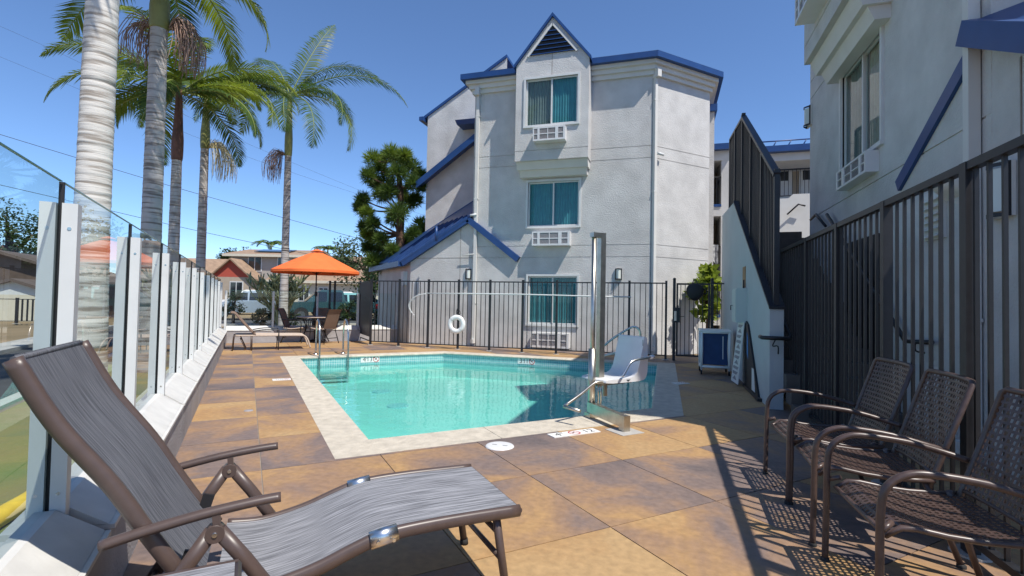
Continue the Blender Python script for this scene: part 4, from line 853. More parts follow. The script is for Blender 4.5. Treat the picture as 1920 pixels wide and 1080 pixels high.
wall(T, lambda u, v, z: V((CL-v, AF0+8-u, z)), 0, 8, -.05, EV, 'stucco', [], g_); wall(T, lambda u, v, z: V((CR+FC+v, AF0+FC+u, z)), 0, 6, -.05, EV, 'stucco', [], g_)
bd = .5; bu0, bu1 = fb(966, 250, AF0-bd), fb(1103, 250, AF0-bd); bay(T, mpf, bu0, bu1, fz(965, 303, AF0-bd)+.0, bd, (fz(1035, 233, AF0-bd), fz(1035, 145, AF0-bd)), (fz(1033, 268, AF0-bd), fz(1033, 243, AF0-bd)))
eo = eave(T, [(CL, AF0+8), (CL, AF0), (CR, AF0), (CR+FC, AF0+FC), (CR+FC, AF0+8)], EV)
zr = EV+.15; ins = [V((CL+2.4, AF0+8, 0)), V((CL+2.4, AF0+2.4, 0)), V((CR-.8, AF0+2.4, 0)), V((CR+FC-2.4, AF0+FC+1.2, 0)), V((CR+FC-2.4, AF0+8, 0))]
mb = MB()
for i in range(4): mb.face([(*eo[i][:2], zr+.004), (*eo[i+1][:2], zr+.004), (*ins[i+1][:2], zr+1.32), (*ins[i][:2], zr+1.32)])
mb.face([(*p[:2], zr+1.32) for p in ins]); mb.build('roof', 'blue_roof', T)
mb = MB()
for (x0, x1) in ((1120, 1225), (925, 960)):
    a, c = onA(x0, 96, AF0+.4), onA(x1, 96, AF0+.4); mb.tube([(a.x, AF0+.3, EV+.42), (c.x, AF0+.3, EV+.42)], .02, 6)
    for k in range(4): x = a.x+(c.x-a.x)*k/3; mb.tube([(x, AF0+.3, EV+.15), (x, AF0+.3, EV+.42)], .014, 5)
mb.build('roof_rail', 'blue', T)
downspout(T, mpf, CL+.12, .2, EV-.42); downspout(T, mpr, .06, .2, EV-.42)
# gable trim on the front, and the lean-to with blue seamed roof at the left
AX, AZ = -5.46, 3.63
for p, q in (((AX, AZ), (-3.93, 2.46)), ((AX, AZ), (-7.55, 2.36))):
    MB().beam((p[0], AF0-.07, p[1]), (q[0], AF0-.07, q[1]), .13, .17).build('rake_board', 'blue', T)
LE = -7.32; LW = 2.9
mb = MB(); mb.face([(CL, AF0, -.05), (LE, AF0, -.05), (LE, AF0, 2.5), (AX, AF0, AZ), (CL, AF0, AZ)]); mb.face([(LE, AF0, -.05), (LE-LW, AF0+LW, -.05), (LE-LW, AF0+LW, 2.5), (LE, AF0, 2.5)]); lw = mb.build('lean_to_wall', 'stucco', T)
mb = MB(); mb.hexa(hx(mpf, LE, CL, -.001, .003, g_[0]-.008, g_[0]+.008)); mb.hexa(hx(mpf, -5.72, -5.705, -.001, .003, 0, 3.4)); mb.build('control_joint', 'grout', lw)
pz = lambda b_, a: AZ+.06+.57*((b_-AX)+(a-AF0))
rp = [(AX, AF0-.14), (CL, AF0+LW), (CL-5.0, AF0+LW), (-7.62, AF0-.14)]
mb = MB(); mb.hexa([(*p, pz(*p)) for p in rp]+[(*p, pz(*p)+.05) for p in rp]); lr = mb.build('lean_to_roof', 'blue_roof', T)
for k in range(8):                                   # standing seams run down the slope (pool-grid X direction)
    Yk = XY(V((AX, AF0, 0)))[1]-.1+.42*k; xt = (AX+AF0)*S; p = W(xt+min(.06*k, .1), Yk); q = W(xt-1.62, Yk)
    if q.y < AF0-.12: q = p+(q-p)*((AF0-.12-p.y)/(q.y-p.y))
    MB().beam((p.x, p.y, pz(p.x, p.y)+.075), (q.x, q.y, pz(q.x, q.y)+.075), .03, .05).build('roof_seam', 'blue_roof', lr)
MB().beam((-7.60, AF0-.1, 2.36), (-7.60-LW, AF0+LW-.1, 2.36), .14, .16).build('lean_to_gutter', 'blue', T)
p = W(xt-.9, XY(V((AX, AF0, 0)))[1]+.25); MB().tube([(p.x, p.y, pz(p.x, p.y)), (p.x, p.y, pz(p.x, p.y)+.42)], .04, 10).build('vent_pipe', 'blue', lr)
mb = MB(); mpl = lambda u, v, z: V((LE-u*S-v*S, AF0+u*S-v*S, z)); mb.hexa(hx(mpl, .35, .62, 0, .12, 1.72, 2.14)); mb.build('vent_hood', 'white', T)
# rear gabled wing at the left
AB = AF0+LW; tb = lambda b_: 7.96+(b_+8.35)*.60
wb = MB(); wb.face([(-8.35, AB, -.05), (CL, AB, -.05), (CL, AB, tb(CL)), (-8.35, AB, tb(-8.35))]); wb.face([(-8.35, AB, -.05), (-8.35, AB+8, -.05), (-8.35, AB+8, 7.9), (-8.35, AB, 7.96)]); wb.build('rear_wing_wall', 'stucco', T)
MB().hexa([(-8.5, AB-.05, tb(-8.5)), (CL, AB-.05, tb(CL)), (CL, AB+8, tb(CL)), (-8.5, AB+8, tb(-8.5)), (-8.5, AB-.05, tb(-8.5)+.1), (CL, AB-.05, tb(CL)+.1), (CL, AB+8, tb(CL)+.1), (-8.5, AB+8, tb(-8.5)+.1)]).build('rear_wing_roof', 'blue', T)
MB().beam((-8.52, AB-.2, 7.84), (-8.52, AB+8, 7.84), .16, .14).build('rear_gutter', 'blue', T)
MB().hexa([(-8.55, AB-.42, 5.25), (CL, AB-.42, 7.49), (CL, AB-.001, 7.60), (-8.55, AB-.001, 5.36), (-8.55, AB-.42, 5.50), (CL, AB-.42, 7.74), (CL, AB-.001, 7.9), (-8.55, AB-.001, 5.66)]).build('rear_canopy', 'blue', T)
MB().hexa([(-6.95, AB-.55, 7.35), (CL, AB-.55, 7.35), (CL, AB-.001, 7.35), (-6.95, AB-.001, 7.35), (-7.0, AB-.62, 7.5), (CL, AB-.62, 7.5), (CL, AB-.001, 7.62), (-7.0, AB-.001, 7.62)]).build('rear_eave_return', 'blue', T)
MB().beam((-8.35, AB-.06, 3.62), (CL-.2, AB-.06, 5.22), .10, .16).build('flashing', 'blue', T)
# narrow block behind the right corner
sbx = onA(1338, 400, AF0+2.2).x; MB().box(CR+FC-.2, sbx, AF0+2.2, AF0+6, -.05, 6.98).build('side_block', 'stucco', T); MB().box(CR+FC-.25, sbx+.07, AF0+2.1, AF0+6, 6.98, 7.18).build('side_block_coping', 'blue', T)
wall_light('', 'square wall light on the front building beside the downspout', mpf, fb(879, 514), fz(879, 514)); wall_light('', 'square wall light on the front building between window and right corner', mpf, fb(1160, 514), fz(1160, 514))
security_camera('white security camera at the right corner of the front building', mpr, .14, fz(1232, 288), 1); security_camera('white security camera above the blue gable apex', mpf, fb(884, 408)+.16, fz(884, 408)+.05, -1)
# pipe stub and its shadow on the gable wall
MB().tube([(-5.25, AF0-.1, 2.62), (-5.62, AF0-.1, 2.60)], .014, 6).build('pipe_stub', 'trim', T)
# ---------------------------------------------------------------- right building (mirror of the front one)
AN, AFR = 4.98, 10.32
T = thing('motel_wing', 'shaded grey stucco building wing with bay window beside the stairway', 'building', (BW, 7.6, 0))
mpw = lambda u, v, z: V((BW-v, u, z))
wr = (onB(1655, 200, BW).y, onB(1580, 200, BW).y, onB(1655, 262, BW).z, onB(1655, 45, BW).z); wr = (wr[0], wr[1], onB(1620, 290, BW).z, onB(1620, 92, BW).z)
g2 = (onB(1620, 352.5, BW).z, g_[2]); 
wall(T, mpw, AN, AFR, -.05, EV, 'stucco', [wr], (g2[0], g_[2], g_[3]))
window(T, mpw, *wr, dark=('cushion', 'curtain_grey'))
um = (wr[0]+wr[1])/2; ac_unit(T, mpw, um-.62, um+.50, g2[0]+.10, wr[2]-.08, .15)
CH = .90; mpc = lambda u, v, z: V((BW+(CH*sqrt(2)-u)*S-v*S, AN-(CH*sqrt(2)-u)*S-v*S, z)); wall(T, mpc, 0, CH*sqrt(2), -.05, EV, 'stucco', [], (g2[0], g_[2], g_[3]))
MB().face([(BW+CH, AN-CH, -.05), (BW+9, AN-CH, -.05), (BW+9, AN-CH, EV), (BW+CH, AN-CH, EV)]).face([(BW, AFR, -.05), (BW+9, AFR, -.05), (BW+9, AFR, EV), (BW, AFR, EV)]).build('end_wall', 'stucco', T)
eo = eave(T, [(BW, AFR), (BW, AN), (BW+CH, AN-CH), (BW+9, AN-CH)][::-1], EV) if False else eave(T, [(BW+9, AFR), (BW, AFR), (BW, AN), (BW+CH, AN-CH), (BW+9, AN-CH)], EV)
mb = MB(); ins = [V((BW+9, AFR-2.4, 0)), V((BW+2.4, AFR-2.4, 0)), V((BW+2.4, AN+.6, 0)), V((BW+3.2, AN-CH+2.4, 0)), V((BW+9, AN-CH+2.4, 0))]
for i in range(4): mb.face([(*eo[i][:2], zr+.004), (*eo[i+1][:2], zr+.004), (*ins[i+1][:2], zr+1.2), (*ins[i][:2], zr+1.2)])
mb.face([(*p[:2], zr+1.2) for p in ins]); mb.build('roof', 'blue_roof', T)
by0 = onB(1508, 60, BW-.46).y; bay(T, mpw, by0-(bu1-bu0), by0, onB(1508, 122, BW-.46).z, .46, (5.95, 7.28), (5.48, 5.86))
downspout(T, mpw, AN+.16, .2, EV-.42)
# low gabled wing towards the camera and the blue rake on the wall
RA, RZ = 5.08, 3.60
MB().beam((BW-.02, RA, RZ), (BW-.02, RA+1.55, RZ-.92), .035, .14).build('rake_board', 'blue', T); MB().beam((BW-.08, RA+.05, RZ+.06), (BW-.08, RA-1.95, RZ-1.06), .14, .20).build('rake_board', 'blue', T)
mb = MB(); mb.face([(BW+.004, AN, -.05), (BW+.004, RA-1.9, -.05), (BW+.004, RA-1.9, RZ-1.15), (BW+.004, RA, RZ)]); mb.face([(BW+.004, RA-1.9, -.05), (BW+2.9, RA-4.8, -.05), (BW+2.9, RA-4.8, RZ-1.15), (BW+.004, RA-1.9, RZ-1.15)]); lw = mb.build('lean_to_wall', 'stucco', T)
mb = MB(); mb.hexa(hx(mpw, AN-.36, AN-.345, -.001, .003, 0, 3.2)); mb.build('control_joint', 'grout', lw)
pz2 = lambda b_, a: RZ+.13+.58*((b_-BW)+(a-RA)); rp = [(BW-.14, RA), (BW-.14, RA-2.1), (BW+2.9, RA-5.1), (BW+2.9, RA-2.0)]
MB().hexa([(*p, pz2(*p)) for p in rp]+[(*p, pz2(*p)+.05) for p in rp]).build('lean_to_roof', 'blue_roof', T)
# louvred vent with hood, dark doorway behind the fence
v0 = onB(1755, 400, BW); d_ = MB(); 
t2 = MB().hexa(hx(mpw, v0.y-.20, v0.y+.17, .001, .03, v0.z-.26, v0.z+.22)).build('louvre_vent', 'trim', T)
for k in range(6): z = v0.z-.22+.07*k; MB().hexa([mpw(v0.y-.18, .03, z), mpw(v0.y+.15, .03, z), mpw(v0.y+.15, .075, z-.02), mpw(v0.y-.18, .075, z-.02), mpw(v0.y-.18, .03, z+.012), mpw(v0.y+.15, .03, z+.012), mpw(v0.y+.15, .075, z-.008), mpw(v0.y-.18, .075, z-.008)]).build('vent_blade', 'trim', t2)
MB().grid(lambda u, v: mpw(v0.y-.36+.2*cos(u*pi), .18*sin(v*pi/2)*sin(u*pi)+.002, v0.z+.08+.14*v), 14, 5).build('vent_hood', 'trim', T)
p0, p1 = onB(1651, 437, BW), onB(1587, 437, BW); MB().hexa(hx(mpw, p0.y, p1.y, .002, .03, .4, p0.z)).build('dark_door', 'sign_black', T)
wall_light('', 'tall wall light on the shaded wing near the downspout', mpw, onB(1885, 358, BW).y, onB(1885, 358, BW).z, .26, .42); wall_light('', 'wall light at the far corner of the shaded wing', mpw, AFR-.02, onB(1522, 216, BW).z, .26, .36)
# ---------------------------------------------------------------- walkway block seen between the two buildings
AM = 20.
T = thing('walkway_building', 'background motel block with open walkways and blue roof edge', 'building', (3, AM, 0))
def pm(x, y, a=AM): p = onA(x, y, a); return p.x, p.z
x0, x1 = pm(1340, 300)[0], pm(1560, 300)[0]; zf = pm(1440, 290)[1]
MB().box(x0, x1+3, AM+1.6, AM+1.8, 0, zf).build('rear_wall', 'wall_beige', T)
MB().box(x0, x1+3, AM-.1, AM+1.6, zf-.28, zf).build('roof_slab', 'trim', T); MB().box(x0-.3, x1+3, AM-.35, AM+1.9, zf+.003, zf+.22).build('roof_edge', 'blue', T)
mb = MB(); mb.tube([(x0, AM-.2, zf+.42), (x1, AM-.2, zf+.42)], .025, 6)
for k in range(9): x = x0+(x1-x0)*k/8; mb.tube([(x, AM-.2, zf+.2), (x+.12, AM-.2, zf+.42)], .02, 5)
mb.build('roof_rail', 'blue', T)
zd = pm(1500, 372)[1]; zd1 = zd-2.62
for z in (zd, zd1): MB().box(x0, x1+3, AM-.1, AM+1.6, z-.25, z).build('walkway_slab', 'trim', T)
for xx in (1490, 1535): 
    a_, b_ = pm(xx-16, 400)[0], pm(xx+14, 400)[0]; mb = MB().box(a_, b_, AM+1.52, AM+1.6, zd, zd+2.05); d = mb.build('door', 'white', T); MB().box(a_+.12, b_-.12, AM+1.50, AM+1.519, zd+1.0, zd+1.85).build('door_pane', 'dark_glass', d)
mb = MB(); mb.tube([(x0, AM-.05, zd+1.05), (x1+2, AM-.05, zd+1.05)], .03, 6); mb.tube([(x0, AM-.05, zd+.1), (x1+2, AM-.05, zd+.1)], .02, 6); mb.build('walkway_rail', 'iron', T)
bm = MB().box(-.008, .008, -.008, .008, zd+.1, zd+1.05).mesh('baluster', 'iron')
for k in range(40): o = link('baluster', bm, T); o.location = (x0+.13*k-T.location.x, AM-.05-T.location.y, 0)
q0, q1 = pm(1478, 372, AM-1.2), pm(1478, 440, AM-1.2)
MB().extrude([(pm(1440, 400, AM-1.2)[0], AM-1.2, 0), (pm(1560, 400, AM-1.2)[0], AM-1.2, 0), (pm(1560, 360, AM-1.2)[0], AM-1.2, pm(1530, 362, AM-1.2)[1]), (pm(1487, 366, AM-1.2)[0], AM-1.2, pm(1487, 364, AM-1.2)[1]), (pm(1440, 405, AM-1.2)[0], AM-1.2, pm(1440, 405, AM-1.2)[1])], (0, .15, 0)).build('stair_parapet', 'trim', T)
hr = [onA(x, y, AM-1.35) for x, y in ((1476, 402), (1497, 383), (1510, 386))]; MB().tube(hr, .03, 6).build('handrail', 'iron', T)
# nearer column with balconies at its left
AC = 16.6; cx0, cx1 = onA(1338, 400, AC).x, onA(1366, 400, AC).x; xc = onA(1352, 400, AC).x
T = thing('balcony_block', 'narrow background block with stacked balconies beside the front building', 'building', (cx0, AC, 0))
ztop = onA(1350, 283, AC).z
MB().box(xc, cx1, AC, AC+3, 0, ztop).build('column_wall', 'stucco', T); MB().box(cx0-1, cx1+.15, AC-.2, AC+3, ztop, ztop+.18).build('roof_edge', 'blue', T); MB().box(cx0-1, cx1, AC-.01, AC+2.9, ztop-.3, ztop-.001).build('roof_fascia', 'trim', T)
MB().box(cx0-1, xc, AC+1.6, AC+1.7, 0, ztop-.3).build('rear_wall', 'wall_beige', T)
for yb, yt, yr in ((405, 383, 332), (610, 590, 462)):
    za, zb2 = onA(1345, yb, AC).z, onA(1345, yt, AC).z; MB().box(cx0-1, xc-.001, AC, AC+1.6, za, zb2).build('balcony_slab', 'stucco', T); MB().box(cx0-1, xc-.001, AC-.03, AC-.001, zb2-.08, zb2).build('balcony_edge', 'blue', T)
    zr2 = onA(1345, yr, AC).z; mb = MB(); mb.tube([(cx0-1, AC+.04, zr2), (xc, AC+.04, zr2)], .025, 6)
    for k in range(12): mb.box(cx0-1+.12*k, cx0-1+.12*k+.016, AC+.03, AC+.046, zb2 if zb2 < zr2-.3 else zr2-.9, zr2)
    mb.build('balcony_rail', 'iron', T)
MB().tube([(xc-.05, AC+.3, onA(1345, 335, AC).z), (cx0-.2, AC+.3, onA(1345, 378, AC).z)], .03, 6).build('stair_rail', 'iron', T)
p = onA(1331, 478, AC-.05); q = MB(); q.grid(lambda u, v: (p.x-.12+.36*u, AC-.02-.03*sin(u*14), onA(1340, 459, AC).z-.55*v-.06*sin(u*9)*v), 16, 4); tag(q.build('hung_towel', 'stripe_cloth'), 'black and white striped towel hung over the background balcony rail', 'towel')
p = onA(1322, 448, AC+.5); z0_ = onA(1330, 458, AC+.4).z; tag(MB().box(xc-.42, xc-.18, AC+.3, AC+.6, z0_-.05, z0_+.28).build('cardboard_box', 'cardboard'), 'brown cardboard box standing on the background balcony', 'box')
# ================================================================ VEGETATION
def frond_mesh(L_, e0, curl, leaf, n, droop, seed, twist=0.):
    """feather leaf: arching rib with hanging leaflets; starts at the origin heading +x"""
    rnd = random.Random(seed); P = [V((0, 0, 0))]; e = e0; N = 26
    for k in range(N):
        f = k/N; e -= curl*(.35+1.3*f)/N; P.append(P[-1]+V((cos(e), .0, sin(e)))*(L_/N))
    rib = MB(); rib.tube(P, [.022*(1-.85*k/N)+.003 for k in range(N+1)], 5)
    lf = MB(); side = V((0, 1, 0))
    for s in (-1, 1):
        for k in range(n):
            f = .10+.90*(k+rnd.random()*.6)/n; x = f*N; i = min(int(x), N-1); p = P[i].lerp(P[i+1], x-i); d = (P[i+1]-P[i]).normalized(); nrm = d.cross(side)
            l = leaf*(sin(pi*min(1, f*.9+.12))**.6)*rnd.uniform(.85, 1.1); w = .020*rnd.uniform(.8, 1.2)
            fan = .45+.5*f; v = (side*s*(1.05-.35*f)+d*fan-nrm*.0+V((0, 0, rnd.uniform(-.05, .25)))).normalized(); g = V((0, 0, -1))*droop*rnd.uniform(.6, 1.2)
            q1 = p+v*l*.45+g*l*.12; q2 = p+v*l*.85+g*l*.50; wd_ = d*w
            i0 = len(lf.v); lf.v += [tuple(p-wd_*.6), tuple(p+wd_*.6), tuple(q1-wd_), tuple(q1+wd_), tuple(q2)]
            lf.f += [(i0, i0+1, i0+3, i0+2), (i0+2, i0+3, i0+4)]; lf.sm += [False, False]
    return rib, lf
def palm(label, base, r0, z_scar, z_shaft, z_crown, fronds, tr='trunk_grey', shaft='shaft_green', flower=None, lean=(0, 0), lime=.35, leaf=.62, L_=3.0, seed=0):
    rnd = random.Random(seed); t = thing('palm_tree', label, 'palm tree', (base.x, base.y, -.05), 0, 'king palms outside the fence', local=True)
    cx = lambda z: V((lean[0]*(z/z_crown)**1.3, lean[1]*(z/z_crown)**1.3, z)); path = []; rs = []
    z = 0
    while z < z_scar:                                # ringed trunk: each leaf scar is a small step
        rr = r0*(1.18-.18*min(1, z/2.0))*(1-.22*z/z_scar); path += [cx(z), cx(z+.075), cx(z+.085)]; rs += [rr*1.014+rnd.uniform(-.003, .003), rr*1.0, rr*.992]; z += .105*rnd.uniform(.8, 1.2)
    MB().tube(path, rs, 20).build('trunk', tr, t, (0, 0, 0))
    rt = rs[-1]; m = z_crown-z_shaft
    sh = [cx(z_scar-.02), cx(z_shaft), cx(z_shaft+.25*m), cx(z_shaft+.6*m), cx(z_crown)]; MB().tube(smooth(sh, 4), [rt*(1.0+.22*sin(min(1, k/10)*pi*.75))*(1-.5*max(0, k-8)/8) for k in range(17)], 16).build('crown_shaft', shaft, t, (0, 0, 0))
    for i, (az, e0, curl, Lf) in enumerate(fronds):
        rib, lf = frond_mesh(L_*Lf, e0, curl, leaf, 84, .55, seed*100+i); c = cx(z_crown-.12)
        rb = rib.build('frond', 'rachis', t, (0, 0, 0)); rb.location = c; rb.rotation_euler = (rnd.uniform(-.35, .35), 0, az)
        lf.build('leaflets', 'frond_lime' if rnd.random() < lime else 'frond', rb, (0, 0, 0))
    if flower:
        for az, m_, ln, n in flower:
            mb = MB(); c = cx(z_scar+.02); d0 = V((cos(az), sin(az), 0))
            for k in range(n):
                a2 = az+rnd.uniform(-.9, .9); d = V((cos(a2), sin(a2), 0)); o = ln*rnd.uniform(.25, .75); h = ln*rnd.uniform(.6, 1.15); p0 = c+d0*rt; p1 = p0+d*o*.6+V((0, 0, rnd.uniform(.0, .22))); p2 = p0+d*o+V((rnd.uniform(-.05, .05), rnd.uniform(-.05, .05), -h*.35)); p3 = p2+V((rnd.uniform(-.06, .06), rnd.uniform(-.06, .06), -h*.6)); mb.tube(smooth([p0, p1, p2, p3], 3), [.007]*9+[.005], 3, cap=False)
            mb.build('flower_stalk', m_, t, (0, 0, 0))
    return t
ang = lambda d: radians(d)+atan2(vr.y, vr.x)         # 0 = towards picture right, 90 = away
def ring(n, e0, curl, ph=0, l=1.0, j=.2, seed=1):
    r = random.Random(seed); return [(2*pi*k/n+ph+r.uniform(-j, j), e0+r.uniform(-.15, .15), curl+r.uniform(-.25, .25), l*r.uniform(.9, 1.08)) for k in range(n)]
def pbase(x, depth): p = at(x, 560, depth); return V((p.x, p.y, 0))
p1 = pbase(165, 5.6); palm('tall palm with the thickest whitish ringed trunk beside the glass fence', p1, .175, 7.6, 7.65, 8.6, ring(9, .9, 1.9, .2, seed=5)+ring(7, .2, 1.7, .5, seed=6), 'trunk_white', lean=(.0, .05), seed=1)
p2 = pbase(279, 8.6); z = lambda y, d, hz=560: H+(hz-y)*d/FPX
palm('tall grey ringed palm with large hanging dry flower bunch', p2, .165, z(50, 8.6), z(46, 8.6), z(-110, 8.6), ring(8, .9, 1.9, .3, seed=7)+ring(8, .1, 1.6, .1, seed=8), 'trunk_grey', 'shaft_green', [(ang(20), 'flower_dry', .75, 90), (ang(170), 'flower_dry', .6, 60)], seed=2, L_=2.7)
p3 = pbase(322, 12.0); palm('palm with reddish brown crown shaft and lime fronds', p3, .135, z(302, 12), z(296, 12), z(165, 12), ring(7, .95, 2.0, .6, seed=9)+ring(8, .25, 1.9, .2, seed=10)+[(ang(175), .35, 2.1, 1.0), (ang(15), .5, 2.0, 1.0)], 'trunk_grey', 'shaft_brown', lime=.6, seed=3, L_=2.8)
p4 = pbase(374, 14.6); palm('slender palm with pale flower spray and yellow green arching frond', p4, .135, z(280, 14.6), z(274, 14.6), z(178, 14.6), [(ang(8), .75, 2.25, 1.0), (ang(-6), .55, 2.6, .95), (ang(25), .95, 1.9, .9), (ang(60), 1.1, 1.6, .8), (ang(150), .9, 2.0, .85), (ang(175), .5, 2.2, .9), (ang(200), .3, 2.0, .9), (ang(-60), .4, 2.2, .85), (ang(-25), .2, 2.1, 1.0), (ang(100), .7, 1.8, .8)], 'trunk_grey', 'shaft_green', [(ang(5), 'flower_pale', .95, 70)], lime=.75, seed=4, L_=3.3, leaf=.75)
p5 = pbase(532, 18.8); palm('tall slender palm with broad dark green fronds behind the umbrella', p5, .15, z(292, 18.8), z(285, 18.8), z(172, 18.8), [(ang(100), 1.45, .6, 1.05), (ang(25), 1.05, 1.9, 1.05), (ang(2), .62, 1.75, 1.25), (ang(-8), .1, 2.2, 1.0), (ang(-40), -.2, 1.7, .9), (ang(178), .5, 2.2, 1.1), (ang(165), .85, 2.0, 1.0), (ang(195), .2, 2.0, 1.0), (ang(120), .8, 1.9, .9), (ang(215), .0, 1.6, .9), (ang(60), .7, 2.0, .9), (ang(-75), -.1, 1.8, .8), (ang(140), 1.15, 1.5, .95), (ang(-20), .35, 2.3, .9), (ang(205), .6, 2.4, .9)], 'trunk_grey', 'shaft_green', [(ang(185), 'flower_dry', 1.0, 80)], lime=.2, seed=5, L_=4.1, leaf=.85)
def needles(c, r, n, l, rnd, mb, w=.012):
    for k in range(n):
        d = V((rnd.gauss(0, 1), rnd.gauss(0, 1), rnd.gauss(.25, .9))).normalized(); p = c+d*r*rnd.random()**.6; q = p+(d+V((rnd.uniform(-.5, .5), rnd.uniform(-.5, .5), rnd.uniform(-.2, .6)))).normalized()*l*rnd.uniform(.7, 1.2); s = d.cross(V((rnd.random()-.5, rnd.random()-.5, rnd.random()-.5))).normalized()*w
        i = len(mb.v); mb.v += [tuple(p-s), tuple(p+s), tuple(q)]; mb.f.append((i, i+1, i+2)); mb.sm.append(False)
def pine():
    D = 18.5; rnd = random.Random(4); b0 = at(748, 640, D); b0.z = 0; t = thing('pine_tree', 'open crowned pine tree at the left end of the front building', 'pine tree', b0)
    q = lambda x, y, dd=0: at(x, y, D+dd)
    tp = [q(752, 640), q(751, 560), q(752, 500), q(750, 440), q(752, 395), q(750, 350), q(746, 325), q(737, 300)]; tp[0].z = -.1; trunk = MB().tube(smooth(tp, 4), [.22-.16*k/28 for k in range(29)], 12).build('trunk', 'bark', t)
    cl = [(700, 300, 22, 0), (712, 320, 20, .4), (690, 330, 16, -.3), (735, 290, 22, -.3), (750, 305, 24, .4), (770, 315, 24, 0), (785, 330, 20, .3), (775, 345, 18, -.5), (745, 325, 22, -.6), (725, 345, 24, .5), (715, 365, 18, 0), (728, 360, 18, -.6), (765, 380, 20, .2), (780, 375, 14, 0), (745, 400, 26, -.7), (738, 412, 18, .3), (680, 375, 16, 0), (675, 390, 14, .3), (688, 400, 14, -.2), (684, 425, 14, .2), (700, 420, 14, -.3), (688, 440, 12, 0), (700, 445, 14, .6), (715, 450, 16, -.4), (790, 425, 22, .3), (775, 440, 18, -.3), (800, 432, 14, 0), (765, 455, 16, .4), (715, 470, 18, .5), (700, 490, 18, -.3), (730, 485, 18, .6), (735, 470, 14, -.7), (690, 465, 12, .2), (770, 475, 12, .8), (718, 500, 16, -.2), (725, 295, 14, .6), (758, 292, 14, -.5), (703, 345, 14, .6), (790, 350, 12, -.3), (752, 362, 14, .7)]
    for k, (x, y, r, dd) in enumerate(cl):
        c = q(x, y, dd); rr = r*D/FPX; j = min(range(len(tp)), key=lambda i: (tp[i]-c).length+max(0, tp[i].z-c.z)*2); a = tp[j]; MB().tube(smooth([a, a.lerp(c, .5)+V((0, 0, -.08)), c], 4), [.05-.035*i/8 for i in range(9)], 6).build('limb', 'bark', trunk)
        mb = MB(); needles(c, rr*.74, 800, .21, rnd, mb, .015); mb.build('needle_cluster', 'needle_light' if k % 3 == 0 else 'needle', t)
pine()
def leafy(name, label, cat, base, h, rx, rz, m, n=2600, trunk_h=.4, seed=1, leaf=.09, group=None, clumps=14, bark='bark'):
    """crown of leaf-sized faces grouped in uneven clumps on a tapered trunk"""
    rnd = random.Random(seed); t = thing(name, label, cat, base, 0, group); B = V(base); mb = MB(); cs = []
    for k in range(clumps): th = rnd.uniform(0, 2*pi); r = rx*sqrt(rnd.random())*.75; cs.append((B+V((r*cos(th), r*sin(th), h-rz+rz*rnd.uniform(-.75, .75)*(1-.5*(r/rx)))), rnd.uniform(.28, .48)*min(rx, rz)))
    for k in range(n):
        c, r = cs[k % clumps]; d = V((rnd.gauss(0, 1), rnd.gauss(0, 1), rnd.gauss(0, 1))).normalized(); p = c+d*r*rnd.random()**.4; u = V((rnd.gauss(0, 1), rnd.gauss(0, 1), rnd.gauss(0, .6))).normalized(); v = u.cross(d+V((.1, .2, .3))).normalized(); l = leaf*rnd.uniform(.6, 1.3)
        i = len(mb.v); mb.v += [tuple(p), tuple(p+u*l*.5+v*l*.28), tuple(p+u*l), tuple(p+u*l*.5-v*l*.28)]; mb.f.append((i, i+1, i+2, i+3)); mb.sm.append(False)
    mb.build('crown', m, t); tb_ = MB(); tb_.tube([B-V((0, 0, .1)), B+V((.03, 0, (h-rz)*.6)), B+V((0, 0, h-rz))], [rx*.09+.03, rx*.07+.02, rx*.04+.01], 8)
    for c, r in cs[:7]: tb_.tube([B+V((0, 0, (h-rz)*.7)), (B+V((0, 0, h-rz))).lerp(c, .5), c], [rx*.04+.01, rx*.025+.008, .008], 5)
    tb_.build('trunk', bark, t); return t
def far(x, y, d): p = at(x, y, d); return V((p.x, p.y, 0)), p.z
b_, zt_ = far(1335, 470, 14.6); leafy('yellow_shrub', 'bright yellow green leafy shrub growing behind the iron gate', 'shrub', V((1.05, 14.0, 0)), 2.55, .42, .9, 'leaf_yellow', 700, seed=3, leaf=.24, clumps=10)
b_, _ = far(720, 600, 21); leafy('dark_shrub', 'dark round shrub low behind the iron fence by the pine', 'shrub', b_, 1.1, .8, .55, 'leaf', 1500, seed=5, leaf=.12)
